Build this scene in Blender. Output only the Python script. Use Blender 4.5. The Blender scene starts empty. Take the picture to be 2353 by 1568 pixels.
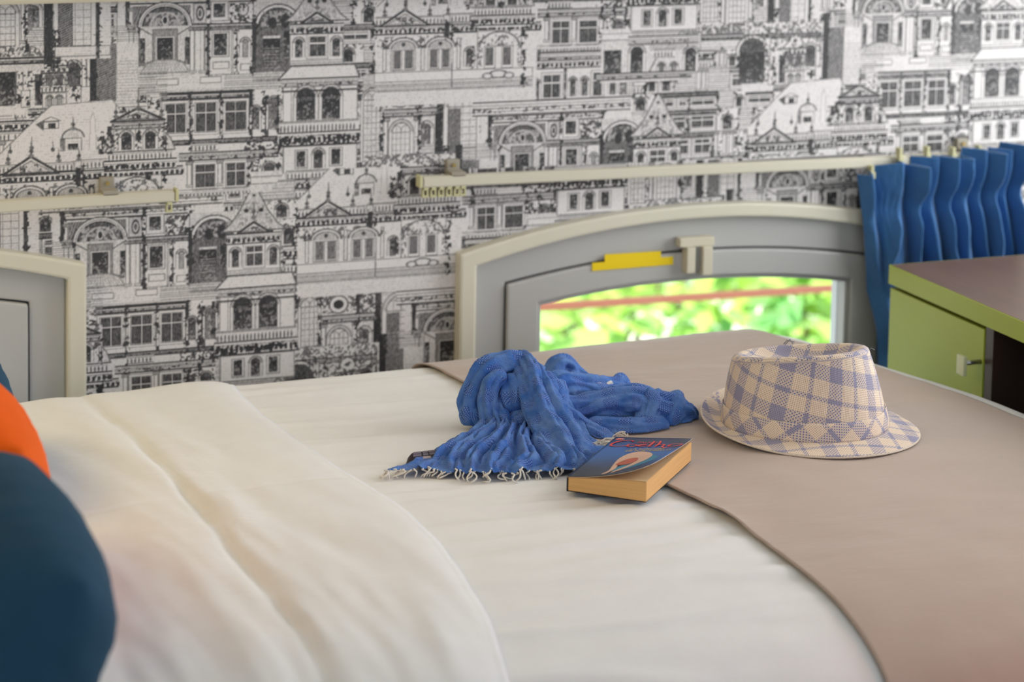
import bpy, bmesh, math, random
import numpy as np
from mathutils import Vector, Matrix, noise as mnoise

random.seed(7)
rng = np.random.default_rng(11)
S = bpy.context.scene
COL = S.collection
BED = 0.60                       # height of the mattress top above the floor

# ------------------------------------------------------------------ camera
FPX, CX, CY = 5400.0, 1176.5, -45.0
PSI, PIT, ROL = math.radians(21.266), math.radians(6.1156), math.radians(1.0319)
CAM = Vector((0, 0, BED + 0.8823))
FWD = Vector((math.sin(PSI) * math.cos(PIT), math.cos(PSI) * math.cos(PIT), -math.sin(PIT)))
RT0 = Vector((math.cos(PSI), -math.sin(PSI), 0))
UP0 = RT0.cross(FWD)
RGT = math.cos(ROL) * RT0 + math.sin(ROL) * UP0
UPV = math.cos(ROL) * UP0 - math.sin(ROL) * RT0
cd = bpy.data.cameras.new('camera')
cam = bpy.data.objects.new('camera', cd)
COL.objects.link(cam)
m = Matrix((RGT, UPV, -FWD)).transposed().to_4x4()
m.translation = CAM
cam.matrix_world = m
cd.sensor_fit = 'HORIZONTAL'
cd.sensor_width = 36.0
cd.lens = FPX / 2353.0 * 36.0
cd.shift_y = (CY - 784.0) / 2353.0
cd.clip_start = 0.05
cd.dof.use_dof = True
cd.dof.focus_distance = 2.86
cd.dof.aperture_fstop = 4.4
S.camera = cam

# ------------------------------------------------------------------ world, sun, daylight, exposure
S.view_settings.view_transform = 'Standard'
S.view_settings.look = 'None'
S.view_settings.gamma = 1.0
S.view_settings.use_curve_mapping = False
S.view_settings.exposure = -0.14
S.cycles.use_denoising = True
W = bpy.data.worlds.new('sky')
S.world = W
W.use_nodes = True
bg = W.node_tree.nodes['Background']
bg.inputs['Color'].default_value = (0.72, 0.84, 1.0, 1)
bg.inputs['Strength'].default_value = 2.2


def area(name, loc, target, sx, sy, power, color, spread=180):
    l = bpy.data.lights.new(name, 'AREA')
    l.shape = 'RECTANGLE'
    l.size, l.size_y = sx, sy
    l.energy = power
    l.color = color
    l.spread = math.radians(spread)
    o = bpy.data.objects.new(name, l)
    COL.objects.link(o)
    o.location = loc
    o.rotation_euler = (Vector(target) - Vector(loc)).to_track_quat('-Z', 'Y').to_euler()
    return o


sl = bpy.data.lights.new('sun', 'SUN')
sl.energy = 11.0
sl.angle = math.radians(0.6)
sl.color = (1.0, 0.95, 0.85)
so = bpy.data.objects.new('sun', sl)
COL.objects.link(so)
so.rotation_euler = Vector((0.45, 0.75, -1.0)).to_track_quat('-Z', 'Y').to_euler()
# daylight in the window of the right wall, then added fill lights with no source built
area('window_daylight', (2.90, 2.40, 1.30), (1.75, 2.95, 0.95), 1.2, 1.2, 28, (1.0, 0.98, 0.94))
area('back_fill', (1.2, -1.15, 1.10), (1.1, 2.4, 0.6), 2.6, 1.7, 35, (0.75, 0.88, 1.0))  # soft cool fill added behind the camera; the near wall has no door
area('ceiling_fill', (0.9, 1.9, 2.08), (0.9, 2.0, 0), 1.0, 0.6, 0.8, (1.0, 0.97, 0.93))  # weak soft fill added under the ceiling, without a fitting
area('warm_left_fill', (-0.30, 2.75, 1.65), (0.40, 2.75, 0.6), 0.5, 0.4, 2.6, (1.0, 0.74, 0.30), 100)  # warm area light added out of view to tint the left of the bed
area('red_corner_fill', (2.80, 0.45, 1.00), (1.56, 1.87, 0.42), 0.5, 0.4, 0.48, (1.0, 0.32, 0.20), 32)  # added red light tinting the bed's near right corner; no doorway there


# ------------------------------------------------------------------ helpers
def ray(px, py):
    return RGT * ((px - CX) / FPX) - UPV * ((py - CY) / FPX) + FWD


def ground(px, py, z=BED):
    d = ray(px, py)
    return CAM + d * ((z - CAM.z) / d.z)


def plane_y(px, py, y):
    d = ray(px, py)
    return CAM + d * (y / d.y)


def over(px, py, gy):
    """point seen at (px, py) standing above the bed spot seen at row gy"""
    g = ground(px, gy)
    dep = (g - CAM).dot(FWD)
    return CAM + ray(px, py) * dep


WALL_Y = 3.203


def mat(name, color, rough=0.6, metal=0.0, spec=0.5, noise=0.0, nscale=8.0, bump=0.0, bscale=60.0, sheen=0.0,
        stretch=(1, 1, 1), sub=0.0, bdist=0.002):
    M = bpy.data.materials.new(name)
    M.use_nodes = True
    nt = M.node_tree
    b = nt.nodes['Principled BSDF']
    b.inputs['Base Color'].default_value = (*color, 1)
    b.inputs['Roughness'].default_value = rough
    b.inputs['Metallic'].default_value = metal
    b.inputs['Specular IOR Level'].default_value = spec
    b.inputs['Sheen Weight'].default_value = sheen
    tc = nt.nodes.new('ShaderNodeTexCoord')
    mp = nt.nodes.new('ShaderNodeMapping')
    mp.inputs['Scale'].default_value = stretch
    nt.links.new(tc.outputs['Object'], mp.inputs['Vector'])
    n = nt.nodes.new('ShaderNodeTexNoise')
    n.inputs['Scale'].default_value = nscale
    n.inputs['Detail'].default_value = 5
    nt.links.new(mp.outputs['Vector'], n.inputs['Vector'])
    mx = nt.nodes.new('ShaderNodeMix')
    mx.data_type = 'RGBA'
    k = noise
    mx.inputs['A'].default_value = (*[c * (1 - k) for c in color], 1)
    mx.inputs['B'].default_value = (*[min(1, c * (1 + k)) for c in color], 1)
    nt.links.new(n.outputs['Fac'], mx.inputs['Factor'])
    nt.links.new(mx.outputs['Result'], b.inputs['Base Color'])
    if bump > 0:
        n2 = nt.nodes.new('ShaderNodeTexNoise')
        n2.inputs['Scale'].default_value = bscale
        n2.inputs['Detail'].default_value = 4
        nt.links.new(mp.outputs['Vector'], n2.inputs['Vector'])
        bp = nt.nodes.new('ShaderNodeBump')
        bp.inputs['Strength'].default_value = bump
        bp.inputs['Distance'].default_value = bdist
        nt.links.new(n2.outputs['Fac'], bp.inputs['Height'])
        nt.links.new(bp.outputs['Normal'], b.inputs['Normal'])
    return M


def link(name, me, parent=None, material=None, smooth=False):
    o = bpy.data.objects.new(name, me)
    COL.objects.link(o)
    if parent is not None:
        o.parent = parent
    if material is not None:
        me.materials.append(material)
    if smooth:
        me.shade_smooth()
    return o


def pydata(name, verts, faces, parent=None, material=None, smooth=False):
    me = bpy.data.meshes.new(name)
    me.from_pydata([tuple(v) for v in verts], [], faces)
    me.update()
    return link(name, me, parent, material, smooth)


def obj_bm(name, bm, parent=None, material=None, smooth=False):
    bmesh.ops.recalc_face_normals(bm, faces=bm.faces)
    me = bpy.data.meshes.new(name)
    bm.to_mesh(me)
    bm.free()
    return link(name, me, parent, material, smooth)


def add_box(bm, lo, hi, bev=0.0, mtx=None):
    r = bmesh.ops.create_cube(bm, size=1.0)
    vs = r['verts']
    c = [(a + b) / 2 for a, b in zip(lo, hi)]
    s = [abs(b - a) for a, b in zip(lo, hi)]
    for v in vs:
        v.co = Vector((v.co.x * s[0] + c[0], v.co.y * s[1] + c[1], v.co.z * s[2] + c[2]))
    if bev > 0:
        es = list({e for v in vs for e in v.link_edges})
        rr = bmesh.ops.bevel(bm, geom=es, offset=bev, segments=2, profile=0.7, affect='EDGES')
        vs = list({v for f in rr['faces'] for v in f.verts} | {v for v in vs if v.is_valid})
    if mtx is not None:
        for v in vs:
            v.co = mtx @ v.co
    return vs


def box(name, lo, hi, material, parent=None, bev=0.0, mtx=None):
    bm = bmesh.new()
    add_box(bm, lo, hi, bev, mtx)
    return obj_bm(name, bm, parent, material)


def sweep_verts(pts, radii, seg=10):
    """closed round tube along pts -> verts, faces"""
    vs, fs = [], []
    n = len(pts)
    prev = None
    for i, p in enumerate(pts):
        t = (pts[min(i + 1, n - 1)] - pts[max(i - 1, 0)]).normalized()
        a = Vector((0, 0, 1)) if prev is None else prev
        s = a - t * a.dot(t)
        if s.length < 1e-4:
            s = Vector((1, 0, 0)) - t * t.x
        s.normalize()
        prev = s
        b = t.cross(s)
        r = radii[i] if hasattr(radii, '__len__') else radii
        for k in range(seg):
            an = 2 * math.pi * k / seg
            vs.append(p + (s * math.cos(an) + b * math.sin(an)) * r)
    for i in range(n - 1):
        for k in range(seg):
            k2 = (k + 1) % seg
            fs.append((i * seg + k, i * seg + k2, (i + 1) * seg + k2, (i + 1) * seg + k))
    fs.append(tuple(range(seg))[::-1])
    fs.append(tuple((n - 1) * seg + k for k in range(seg)))
    return vs, fs


def tube(name, pts, r, material, parent=None, seg=10):
    vs, fs = sweep_verts([Vector(p) for p in pts], r, seg)
    return pydata(name, vs, fs, parent, material, True)


def catmull(P, t):
    n = len(P) - 1
    x = min(max(t, 0), 1) * n
    i = min(int(x), n - 1)
    f = x - i
    p0, p1, p2, p3 = P[max(i - 1, 0)], P[i], P[i + 1], P[min(i + 2, n)]
    return 0.5 * ((2 * p1) + (p2 - p0) * f + (2 * p0 - 5 * p1 + 4 * p2 - p3) * f * f + (3 * p1 - p0 - 3 * p2 + p3) * f ** 3)


def empty(name, loc, label, cat, group=None):
    o = bpy.data.objects.new(name, None)
    COL.objects.link(o)
    o.location = loc
    o.empty_display_size = 0.05
    tag(o, label, cat, group)
    return o


def tag(o, label, cat, group=None, kind=None):
    o['label'] = label
    o['category'] = cat
    if group:
        o['group'] = group
    if kind:
        o['kind'] = kind
    return o


def own(root):
    """children were built in world space: keep them there under a moved root"""
    bpy.context.view_layer.update()
    inv = Matrix.Translation(root.location).inverted()
    for c in root.children:
        c.matrix_parent_inverse = inv
    return root


def structure(o, label=None):
    o['kind'] = 'structure'
    if label:
        o['label'] = label
    return o


# ------------------------------------------------------------------ wallpaper engraving (drawn in wall units, 1650 per metre)
K = 1650.0


class Engraving:
    def __init__(self, xs, zs):
        self.x = xs * K                  # right
        self.y = -zs * K                 # down
        self.ys = self.y[::-1]           # ascending helper
        self.D = np.full((len(zs), len(xs)), 0.06, np.float32)
        self.N = rng.random(self.D.shape).astype(np.float32)
        n = self.N
        n = (n + np.roll(n, 1, 0) + np.roll(n, 2, 0)) / 3
        self.N = n
        # blotchy ornament noise
        b = rng.random(self.D.shape).astype(np.float32)
        for ax in (0, 1):
            b = (np.roll(b, 1, ax) + b * 1.2 + np.roll(b, -1, ax)) / 3.2
        c = rng.random(self.D.shape).astype(np.float32)
        for ax in (0, 1):
            for _ in range(2):
                c = (np.roll(c, 2, ax) + np.roll(c, 1, ax) + c + np.roll(c, -1, ax) + np.roll(c, -2, ax)) / 5
        b = b + (c - c.mean()) / c.std() * b.std() * 0.55
        b = (b - b.mean()) / b.std()
        self.B = np.clip(0.5 + b * 0.42, 0, 1)
        self.o = (0, 0)

    def win(self, x0, y0, x1, y1):
        ox, oy = self.o
        i0, i1 = np.searchsorted(self.x, [x0 + ox - 2, x1 + ox + 2])
        # y is descending with row index; rows ascend in z
        j0 = len(self.ys) - np.searchsorted(self.ys, y1 + oy + 2)
        j1 = len(self.ys) - np.searchsorted(self.ys, y0 + oy - 2)
        if i1 <= i0 or j1 <= j0:
            return None
        X = self.x[i0:i1][None, :] - ox
        Y = self.y[j0:j1][:, None] - oy
        return slice(j0, j1), slice(i0, i1), X, Y

    def put(self, w, mask, val):
        sy, sx = w[0], w[1]
        d = self.D[sy, sx]
        if np.isscalar(val):
            self.D[sy, sx] = d + (val - d) * mask
        else:
            self.D[sy, sx] = d + (val - d) * mask

    def rect(self, x0, y0, x1, y1, v=0.06, line=0.0, lw=2.0, skew=0.0):
        w = self.win(x0, y0 - abs(skew), x1, y1 + abs(skew))
        if not w:
            return
        X, Y = w[2], w[3]
        Y = Y + skew * (X - x0) / max(1, x1 - x0)
        d = np.minimum(np.minimum(X - x0, x1 - X), np.minimum(Y - y0, y1 - Y))
        self.put(w, np.clip(d + 0.5, 0, 1), v)
        if line > 0:
            self.put(w, np.clip(d + 0.5, 0, 1) * np.clip(lw - d + 0.5, 0, 1), line)

    def hat(self, x0, y0, x1, y1, ang=60, sp=6, v=0.5, cover=0.5):
        w = self.win(x0, y0, x1, y1)
        if not w:
            return
        X, Y = w[2], w[3]
        a = math.radians(ang)
        ph = (X * math.cos(a) + Y * math.sin(a)) / sp + self.N[w[0], w[1]] * 0.3
        tri = np.abs((ph % 1) - 0.5) * 2
        m = np.clip((cover - tri) * 3 + 0.5, 0, 1)
        d = np.minimum(np.minimum(X - x0, x1 - X), np.minimum(Y - y0, y1 - Y))
        self.put(w, m * np.clip(d + 0.5, 0, 1), v)

    def dark(self, x0, y0, x1, y1, v=0.85, top=True):
        """engraved darkness: scribbles that leave some paper"""
        w = self.win(x0, y0, x1, y1)
        if not w:
            return
        X, Y = w[2], w[3]
        d = np.minimum(np.minimum(X - x0, x1 - X), np.minimum(Y - y0, y1 - Y))
        t = np.clip((Y - y0) / max(1, y1 - y0), 0, 1)
        tone = min(1, v + 0.12) - (0.22 * t if top else 0)
        tone = tone - 0.34 * (self.B[w[0], w[1]] > 0.84)
        self.put(w, np.clip(d + 0.5, 0, 1), tone)

    def orn(self, x0, y0, x1, y1, cover=0.5, v=0.8, skew=0.0):
        w = self.win(x0, y0 - abs(skew), x1, y1 + abs(skew))
        if not w:
            return
        X, Y = w[2], w[3]
        Y = Y + skew * (X - x0) / max(1, x1 - x0)
        d = np.minimum(np.minimum(X - x0, x1 - X), np.minimum(Y - y0, y1 - Y))
        m = np.clip((self.B[w[0], w[1]] - (1 - cover)) * 7 + 0.5, 0, 1)
        self.put(w, m * np.clip(d + 0.5, 0, 1), v)

    def rough(self, x, y0, y1, t=9, v=0.88):
        """ragged black shadow beside a projecting bay"""
        w = self.win(x - t, y0, x + t, y1)
        if not w:
            return
        X, Y = w[2], w[3]
        wob = t * (0.26 + 0.20 * np.sin(Y * 0.11 + x) + 0.16 * np.sin(Y * 0.31 + 2 * x)) + (self.B[w[0], w[1]] - 0.5) * 11
        d = wob - np.abs(X - x - 1.5 * np.sin(Y * 0.17))
        self.put(w, np.clip(d * 0.6 + 0.5, 0, 1) * ((Y >= y0) & (Y <= y1)), v)

    def poly(self, P, v=0.06, line=0.8, lw=1.6):
        xs = [p[0] for p in P]
        ys = [p[1] for p in P]
        w = self.win(min(xs), min(ys), max(xs), max(ys))
        if not w:
            return
        X, Y = w[2] + 0 * w[3], w[3] + 0 * w[2]
        inside = np.zeros(X.shape, bool)
        dist = np.full(X.shape, 1e9)
        n = len(P)
        for i in range(n):
            ax, ay = P[i]
            bx, by = P[(i + 1) % n]
            if ay != by:
                c = ((ay > Y) != (by > Y)) & (X < (bx - ax) * (Y - ay) / (by - ay) + ax)
                inside ^= c
            L = max(1e-6, (bx - ax) ** 2 + (by - ay) ** 2)
            t = np.clip(((X - ax) * (bx - ax) + (Y - ay) * (by - ay)) / L, 0, 1)
            dist = np.minimum(dist, np.hypot(X - ax - t * (bx - ax), Y - ay - t * (by - ay)))
        if v is not None:
            self.put(w, inside.astype(np.float32), v)
        if line > 0:
            self.put(w, np.clip(lw - dist + 0.3, 0, 1), line)

    def ell(self, cx, cy, rx, ry, v=None, line=0.0, lw=1.8, half=False):
        w = self.win(cx - rx - 3, cy - ry - 3, cx + rx + 3, cy + (0 if half else ry + 3))
        if not w:
            return
        X, Y = w[2], w[3]
        r = np.sqrt(((X - cx) / rx) ** 2 + ((Y - cy) / ry) ** 2)
        d = (1 - r) * min(rx, ry)
        hm = (Y <= cy).astype(np.float32) if half else 1.0
        if v is not None:
            self.put(w, np.clip(d + 0.5, 0, 1) * hm, v)
        if line > 0:
            self.put(w, np.clip(lw - np.abs(d) + 0.2, 0, 1) * hm, line)

    def hl(self, x0, x1, y, t=1.6, v=0.75):
        self.rect(x0, y - t / 2, x1, y + t / 2, v)

    def vl(self, x, y0, y1, t=1.6, v=0.75):
        self.rect(x - t / 2, y0, x + t / 2, y1, v)

    # ---- pieces of architecture
    def rows(self, x0, y0, x1, y1, sp=4.5, v=0.55):
        y = y0
        while y < y1:
            self.hl(x0, x1, y, 1.5, v * (0.7 + 0.6 * ((y * 7.13) % 1)))
            y += sp

    def cornice(self, x0, x1, y, h=22, dent=True, dark=0.8):
        self.rect(x0, y, x1, y + h, 0.05)
        self.hl(x0, x1, y + 1, 3.4, min(1, dark + 0.1))
        self.hl(x0, x1, y + h * 0.28, 1.6, 0.6)
        if dent:
            x = x0 + 3
            while x < x1 - 4:
                self.rect(x, y + h * 0.40, x + 7, y + h * 0.80, min(1, dark + 0.1))
                x += 12
            self.orn(x0, y + h * 0.36, x1, y + h * 0.9, 0.35, 0.85)
        else:
            self.hl(x0, x1, y + h * 0.5, 2.8, 0.75)
            self.hl(x0, x1, y + h * 0.72, 1.8, 0.6)
            self.orn(x0, y + h * 0.45, x1, y + h * 0.8, 0.28, 0.8)
        self.hl(x0, x1, y + h - 1.5, 3.4, 0.9)

    def balus(self, x0, x1, y, h=20):
        self.rect(x0, y, x1, y + h, 0.05)
        self.hl(x0, x1, y + 1, 2, 0.7)
        self.hl(x0, x1, y + 4.5, 1.2, 0.5)
        x = x0 + 4
        while x < x1 - 3:
            self.ell(x, y + h * 0.6, 2.1, h * 0.28, 0.72)
            x += 9
        self.hl(x0, x1, y + h - 2, 2.2, 0.75)

    def window(self, x, y, w, h, cols=2, rows_=2):
        self.rect(x - 5, y - 5, x + w + 5, y + h + 5, 0.03, 0.6, 1.4)
        self.rect(x, y, x + w, y + h, 0.03, 0.55, 1.2)
        gw = (w - 4) / cols
        cut = [0, 0.36, 1.0] if rows_ == 2 else [0, 1.0]
        for c in range(cols):
            for r in range(len(cut) - 1):
                a, b = y + 3 + (h - 5) * cut[r], y + (h - 1) * cut[r + 1] - 2
                self.rect(x + 3 + c * gw, a, x + 1 + (c + 1) * gw, b, 0.70, 0.95, 1.8)
                self.hat(x + 3 + c * gw, a, x + 1 + (c + 1) * gw, b, 4, 3.7, 0.9, 0.4)

    def arch(self, cx, y, w, h, v=0.8, ring=6, grid=0, scrib=True):
        """round-headed opening; y = springing, h = height below it"""
        r = w / 2
        self.ell(cx, y, r + ring, r + ring, 0.04, 0.7, 1.6, half=True)
        self.rect(cx - r - ring, y, cx + r + ring, y + h, 0.04)
        self.vl(cx - r - ring, y, y + h, 1.5, 0.6)
        self.vl(cx + r + ring, y, y + h, 1.5, 0.6)
        self.ell(cx, y, r + ring * 0.5, r + ring * 0.5, None, 0.45, 1.0, half=True)
        self.ell(cx, y, r, r, v, 0.8, 1.6, half=True)
        self.rect(cx - r, y, cx + r, y + h, v, 0.75, 1.5)
        if scrib and v > 0.5:
            self.dark(cx - r + 2, y - r * 0.3, cx + r - 2, y + h, v)
        if grid:
            for i in range(1, 4):
                self.vl(cx - r + w * i / 4, y - r * 0.6, y + h, 1.3, 0.5)
            yy = y
            while yy < y + h:
                self.hl(cx - r, cx + r, yy, 1.3, 0.5)
                yy += grid
            self.ell(cx - r / 2, y, r / 2, r * 0.7, None, 0.5, 1.0, half=True)
            self.ell(cx + r / 2, y, r / 2, r * 0.7, None, 0.5, 1.0, half=True)

    def col(self, x, y0, y1, w=13):
        self.rect(x, y0, x + w, y1, 0.03, 0.6, 1.4)
        self.rect(x + w * 0.68, y0, x + w, y1, 0.5)
        self.rect(x - 3, y0, x + w + 3, y0 + 9, 0.35, 0.75, 1.6)
        self.rect(x - 3, y1 - 7, x + w + 3, y1, 0.1, 0.6, 1.6)

    def finial(self, x, y, h=36):
        self.poly([(x - 2.2, y), (x, y - h), (x + 2.2, y)], 0.75, 0.6, 1)
        self.ell(x, y - h * 0.42, 5, 4.5, 0.75)
        self.ell(x, y - h * 0.12, 6.5, 3.5, 0.6)

    def pediment(self, x0, x1, y, h):
        c = (x0 + x1) / 2
        self.poly([(x0, y), (c, y - h), (x1, y)], 0.05, 0.85, 3.2)
        self.poly([(x0 + 16, y - 4), (c, y - h + 10), (x1 - 16, y - 4)], 0.12, 0.55, 1.4)
        self.orn(c - (x1 - x0) * 0.2, y - h * 0.55, c + (x1 - x0) * 0.2, y - 4, 0.5, 0.75)


def conv(px, py, o):
    p = plane_y(px, py, WALL_Y)
    return ((p.x - o[0]) * K, -(p.z - BED - o[1]) * K)


L1 = (0.638, 0.162)
L2 = (0.729, 0.461)


def cell_ops():
    """one repeat of the engraved city; anchors measured on the wall, layer -> list of drawers"""
    A = lambda px, py: conv(px, py, L1)
    A2 = lambda px, py: conv(px, py, L2)
    ops = [[], [], [], []]

    def at(layer, anchor, fn):
        ops[layer].append((anchor, fn))

    # --- facade of window rows, under the lunette
    def windows_block(e):
        e.rect(-40, -45, 275, 215, 0.05)
        e.rows(-40, -45, 275, -22, 5, 0.5)
        e.cornice(-10, 215, -24, 24, False)
        for i, dx in enumerate((0, 72, 143)):
            e.rect(dx - 9, -3, dx + 64, 84, 0.05)
            e.cornice(dx - 7, dx + 62, -22, 16, False, 0.85)
            e.dark(dx + 60, -24, dx + 68, 84, 0.8, False)
            e.window(dx, 0, 54, 72)
        e.orn(-38, -20, -8, 200, 0.5)
        e.arch(218, 26, 18, 44, 0.75, 5)
        e.dark(240, -10, 250, 90, 0.85)
        e.arch(262, 10, 26, 62, 0.6, 5)
        e.cornice(-30, 275, 88, 12, False)
        e.balus(62, 128, 97, 20)
        e.orn(190, 96, 276, 124, 0.55)
        e.cornice(-30, 275, 118, 20, False, 0.85)
        for dx in (73, 146):
            e.col(dx - 18, 138, 200, 13)
            e.window(dx, 146, 50, 58)
        e.col(200, 138, 206, 14)
        e.orn(205, 140, 232, 206, 0.55)
        e.arch(252, 165, 26, 45, 0.7, 5)
        e.dark(-12, 128, 14, 206, 0.75)
        e.orn(-40, 120, -10, 214, 0.45)
        e.rows(-40, 206, 275, 224, 5, 0.45)
        for dx in (63, 135, 206):
            e.rough(dx, -26, 88, 6)
        e.rough(-12, 90, 212, 9)
        e.rough(62, 88, 140, 7)
        e.rough(205, 86, 206, 8)
        e.rough(238, -20, 206, 10)
        e.rough(272, -20, 200, 9)
    at(1, A(228, 730), windows_block)

    # --- block under the second row: blocks, balustrade and windows, ends at the next rail of cornices
    def low_row(e):
        e.rect(-90, 0, 260, 60, 0.06)
        e.window(-10, 4, 40, 30, 2, 1)
        e.window(52, 6, 42, 26, 2, 1)
        e.arch(120, 20, 20, 24, 0.7, 4)
        e.rows(-90, 6, -20, 50, 5, 0.4)
        e.balus(-30, 150, 32, 22)
        e.cornice(-90, 240, 54, 26, False)
        e.dark(-34, 30, -26, 80, 0.8)
        e.dark(150, 4, 158, 80, 0.8)
    at(0, A2(445, 402), low_row)

    # --- lunette and its bays
    def lunette(e):
        e.rect(-110, -80, 290, 140, 0.05)
        e.cornice(-85, 205, -86, 34, False, 0.85)
        e.dark(98, -92, 106, -50, 0.85)
        e.dark(-92, -90, -82, 0, 0.8)
        e.rect(-75, -48, 60, 5, 0.4)
        e.hat(-75, -48, 60, 5, 20, 6, 0.7)
        e.ell(0, 0, 63, 56, 0.03, 0.75, 1.8, True)
        e.ell(0, 0, 57, 50, None, 0.5, 1.2, True)
        e.ell(0, 0, 52, 45, 0.72, 0.85, 2, True)
        e.orn(-44, -32, 44, -1, 0.5, 0.28)
        e.ell(0, -2, 34, 30, None, 0.15, 2.0, True)
        e.ell(0, -14, 8, 11, 0.12)
        e.ell(0, -14, 5, 8, 0.92)
        e.rect(-68, 0, 66, 120, 0.1)
        e.poly([(-60, 2), (-26, 22), (-26, 78), (-60, 90)], 0.1, 0.7)
        e.poly([(60, 2), (26, 22), (26, 78), (60, 90)], 0.1, 0.7)
        e.dark(-58, 26, -46, 90, 0.8)
        e.dark(46, 26, 58, 90, 0.8)
        e.rect(-30, 6, 30, 80, 0.45, 0.7, 2)
        e.rect(-23, 22, 23, 80, 0.05, 0.6, 1.5)
        e.dark(-19, 26, 19, 77, 0.9)
        e.poly([(-58, 108), (-42, 86), (-20, 78), (20, 78), (42, 86), (58, 108)], 0.1, 0.5)
        for i in range(-6, 7):
            e.poly([(i * 4, 80), (i * 8.5, 107)], None, 0.4, 0.8)
        for dx in (-84, 58, 82):
            e.col(dx, 4, 112, 13)
        e.col(-84, -45, 0, 12)
        e.cornice(64, 215, -3, 16, False)
        e.rect(66, -52, 98, -4, 0.12, 0.6)
        e.ell(82, -28, 8, 15, 0.1, 0.8, 2)
        e.ell(82, -28, 4, 8, 0.7)
        e.rect(106, -56, 150, -8, 0.05, 0.6)
        e.dark(114, -50, 141, -18, 0.85)
        e.orn(152, -50, 168, -5, 0.5)
        e.ell(184, -34, 13, 14, 0.08, 0.65, 2)
        e.orn(168, -50, 204, -5, 0.42)
        e.rect(104, 12, 158, 118, 0.05, 0.5)
        e.rect(110, 16, 152, 76, 0.03, 0.6)
        e.dark(115, 20, 146, 72, 0.88)
        e.rect(112, 86, 152, 104, 0.05, 0.6)
        e.col(160, 8, 118, 12)
        e.arch(190, 44, 14, 34, 0.35, 6)
        e.rect(178, 92, 204, 110, 0.05, 0.55)
        e.dark(98, 12, 104, 118, 0.7)
        e.dark(208, -60, 216, 120, 0.8)
        e.rect(-60, 118, 290, 150, 0.06)
        e.rect(-20, 122, 32, 138, 0.03, 0.6)
        e.rect(82, 120, 134, 136, 0.03, 0.6)
        e.rows(140, 118, 290, 150, 5, 0.55)
        e.rows(-60, 118, -22, 150, 5, 0.45)
        e.rough(-86, -90, 6, 9)
        e.rough(102, -92, 120, 6)
        e.rough(210, -94, 122, 11)
        e.rough(168, 4, 118, 5)
        e.rough(-60, 0, 20, 6)
    at(1, (0, 0), lunette)

    # --- row of windows above the cornice
    def upper_row(e):
        e.rect(-70, -10, 320, 84, 0.05)
        e.cornice(-70, 320, -14, 22, True)
        for dx in (0, 92):
            e.window(dx, 22, 48, 60)
            e.dark(dx + 56, 8, dx + 64, 84, 0.75)
        e.arch(76, 44, 15, 40, 0.7, 5)
        for dx in (172, 204):
            e.arch(dx, 42, 15, 36, 0.75, 5)
        e.window(225, 20, 28, 62, 2, 2)
        e.arch(280, 42, 16, 36, 0.75, 5)
        e.dark(298, 0, 318, 80, 0.7)
        e.cornice(-90, 330, 84, 34, False, 0.8)
    at(1, (-42, -190), upper_row)

    # --- great dark porch beside the turret
    def porch(e):
        e.rect(-58, -60, 70, 120, 0.1)
        e.ell(0, 0, 56, 52, 0.04, 0.75, 2, True)
        e.ell(0, 0, 46, 43, 0.75, 0.85, 2, True)
        e.orn(-40, -36, 40, 0, 0.4, 0.3)
        e.rect(-56, 0, 60, 108, 0.55)
        e.hat(-56, 0, 60, 108, 0, 4.5, 0.8, 0.5)
        e.dark(-36, 22, 6, 108, 0.9)
        e.rows(-34, 52, 4, 108, 5, 0.35)
        e.rect(-36, 22, 6, 28, 0.1)
        e.dark(14, 12, 60, 80, 0.85)
        e.dark(-62, -20, -52, 108, 0.85)
        e.ell(-12, -8, 10, 14, 0.9)
        e.ell(18, -12, 11, 17, 0.9)
        e.rows(-60, 108, 60, 130, 5, 0.5)
        e.rough(-55, -30, 108, 9)
        e.rough(50, 10, 60, 14)
    at(2, A(492, 545), porch)

    # --- pointed turret
    def turret(e):
        e.poly([(-78, 8), (-58, -8), (-34, -40), (-14, -80), (0, -100), (14, -80), (34, -40), (58, -8), (78, 8)], 0.12, 0.7, 1.8)
        e.orn(-45, -60, 45, 6, 0.28, 0.4)
        for dx in (-18, 18):
            e.ell(dx, -40, 6, 5, 0.9)
        e.ell(0, -76, 4, 3.5, 0.85)
        e.finial(0, -18, 44)
        e.pediment(-40, 40, 14, 26)
        e.cornice(-66, 66, 14, 26, True)
        e.rect(-66, 38, 66, 118, 0.04, 0.6)
        e.window(-20, 44, 44, 50)
        e.arch(-44, 60, 18, 34, 0.8, 6)
        e.arch(48, 60, 18, 34, 0.8, 6)
        e.rows(-70, 102, 72, 128, 5, 0.6)
        e.cornice(-74, 76, 118, 14, False, 0.6)
    at(3, A(583, 522), turret)

    # --- balcony bay under the turret
    def bay(e):
        e.poly([(-104, 22), (-72, -10), (84, -10), (96, 22)], 0.05, 0.75, 2)
        e.cornice(-96, 92, 20, 22, False, 0.85)
        e.rect(-92, 40, 92, 244, 0.04, 0.6)
        e.rect(-92, 40, -70, 130, 0.02, 0.4)
        for dx in (-36, 26):
            e.arch(dx, 66, 46, 54, 0.88, 7)
            e.rect(dx - 13, 64, dx + 13, 72, 0.7)
        e.balus(-100, 96, 122, 30)
        e.cornice(-104, 100, 148, 34, True, 0.9)
        e.rect(-90, 182, 92, 246, 0.04, 0.5)
        e.rect(-62, 190, -30, 236, 0.03, 0.6)
        e.dark(-57, 194, -36, 232, 0.85)
        e.arch(-4, 204, 22, 32, 0.8, 6)
        e.rect(22, 188, 56, 234, 0.03, 0.6)
        e.dark(28, 192, 50, 230, 0.85)
        e.rows(-86, 244, 90, 262, 5, 0.6)
        e.cornice(-96, 96, 258, 22, False, 0.8)
        e.hl(-96, 92, 50, 4, 0.9)
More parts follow.
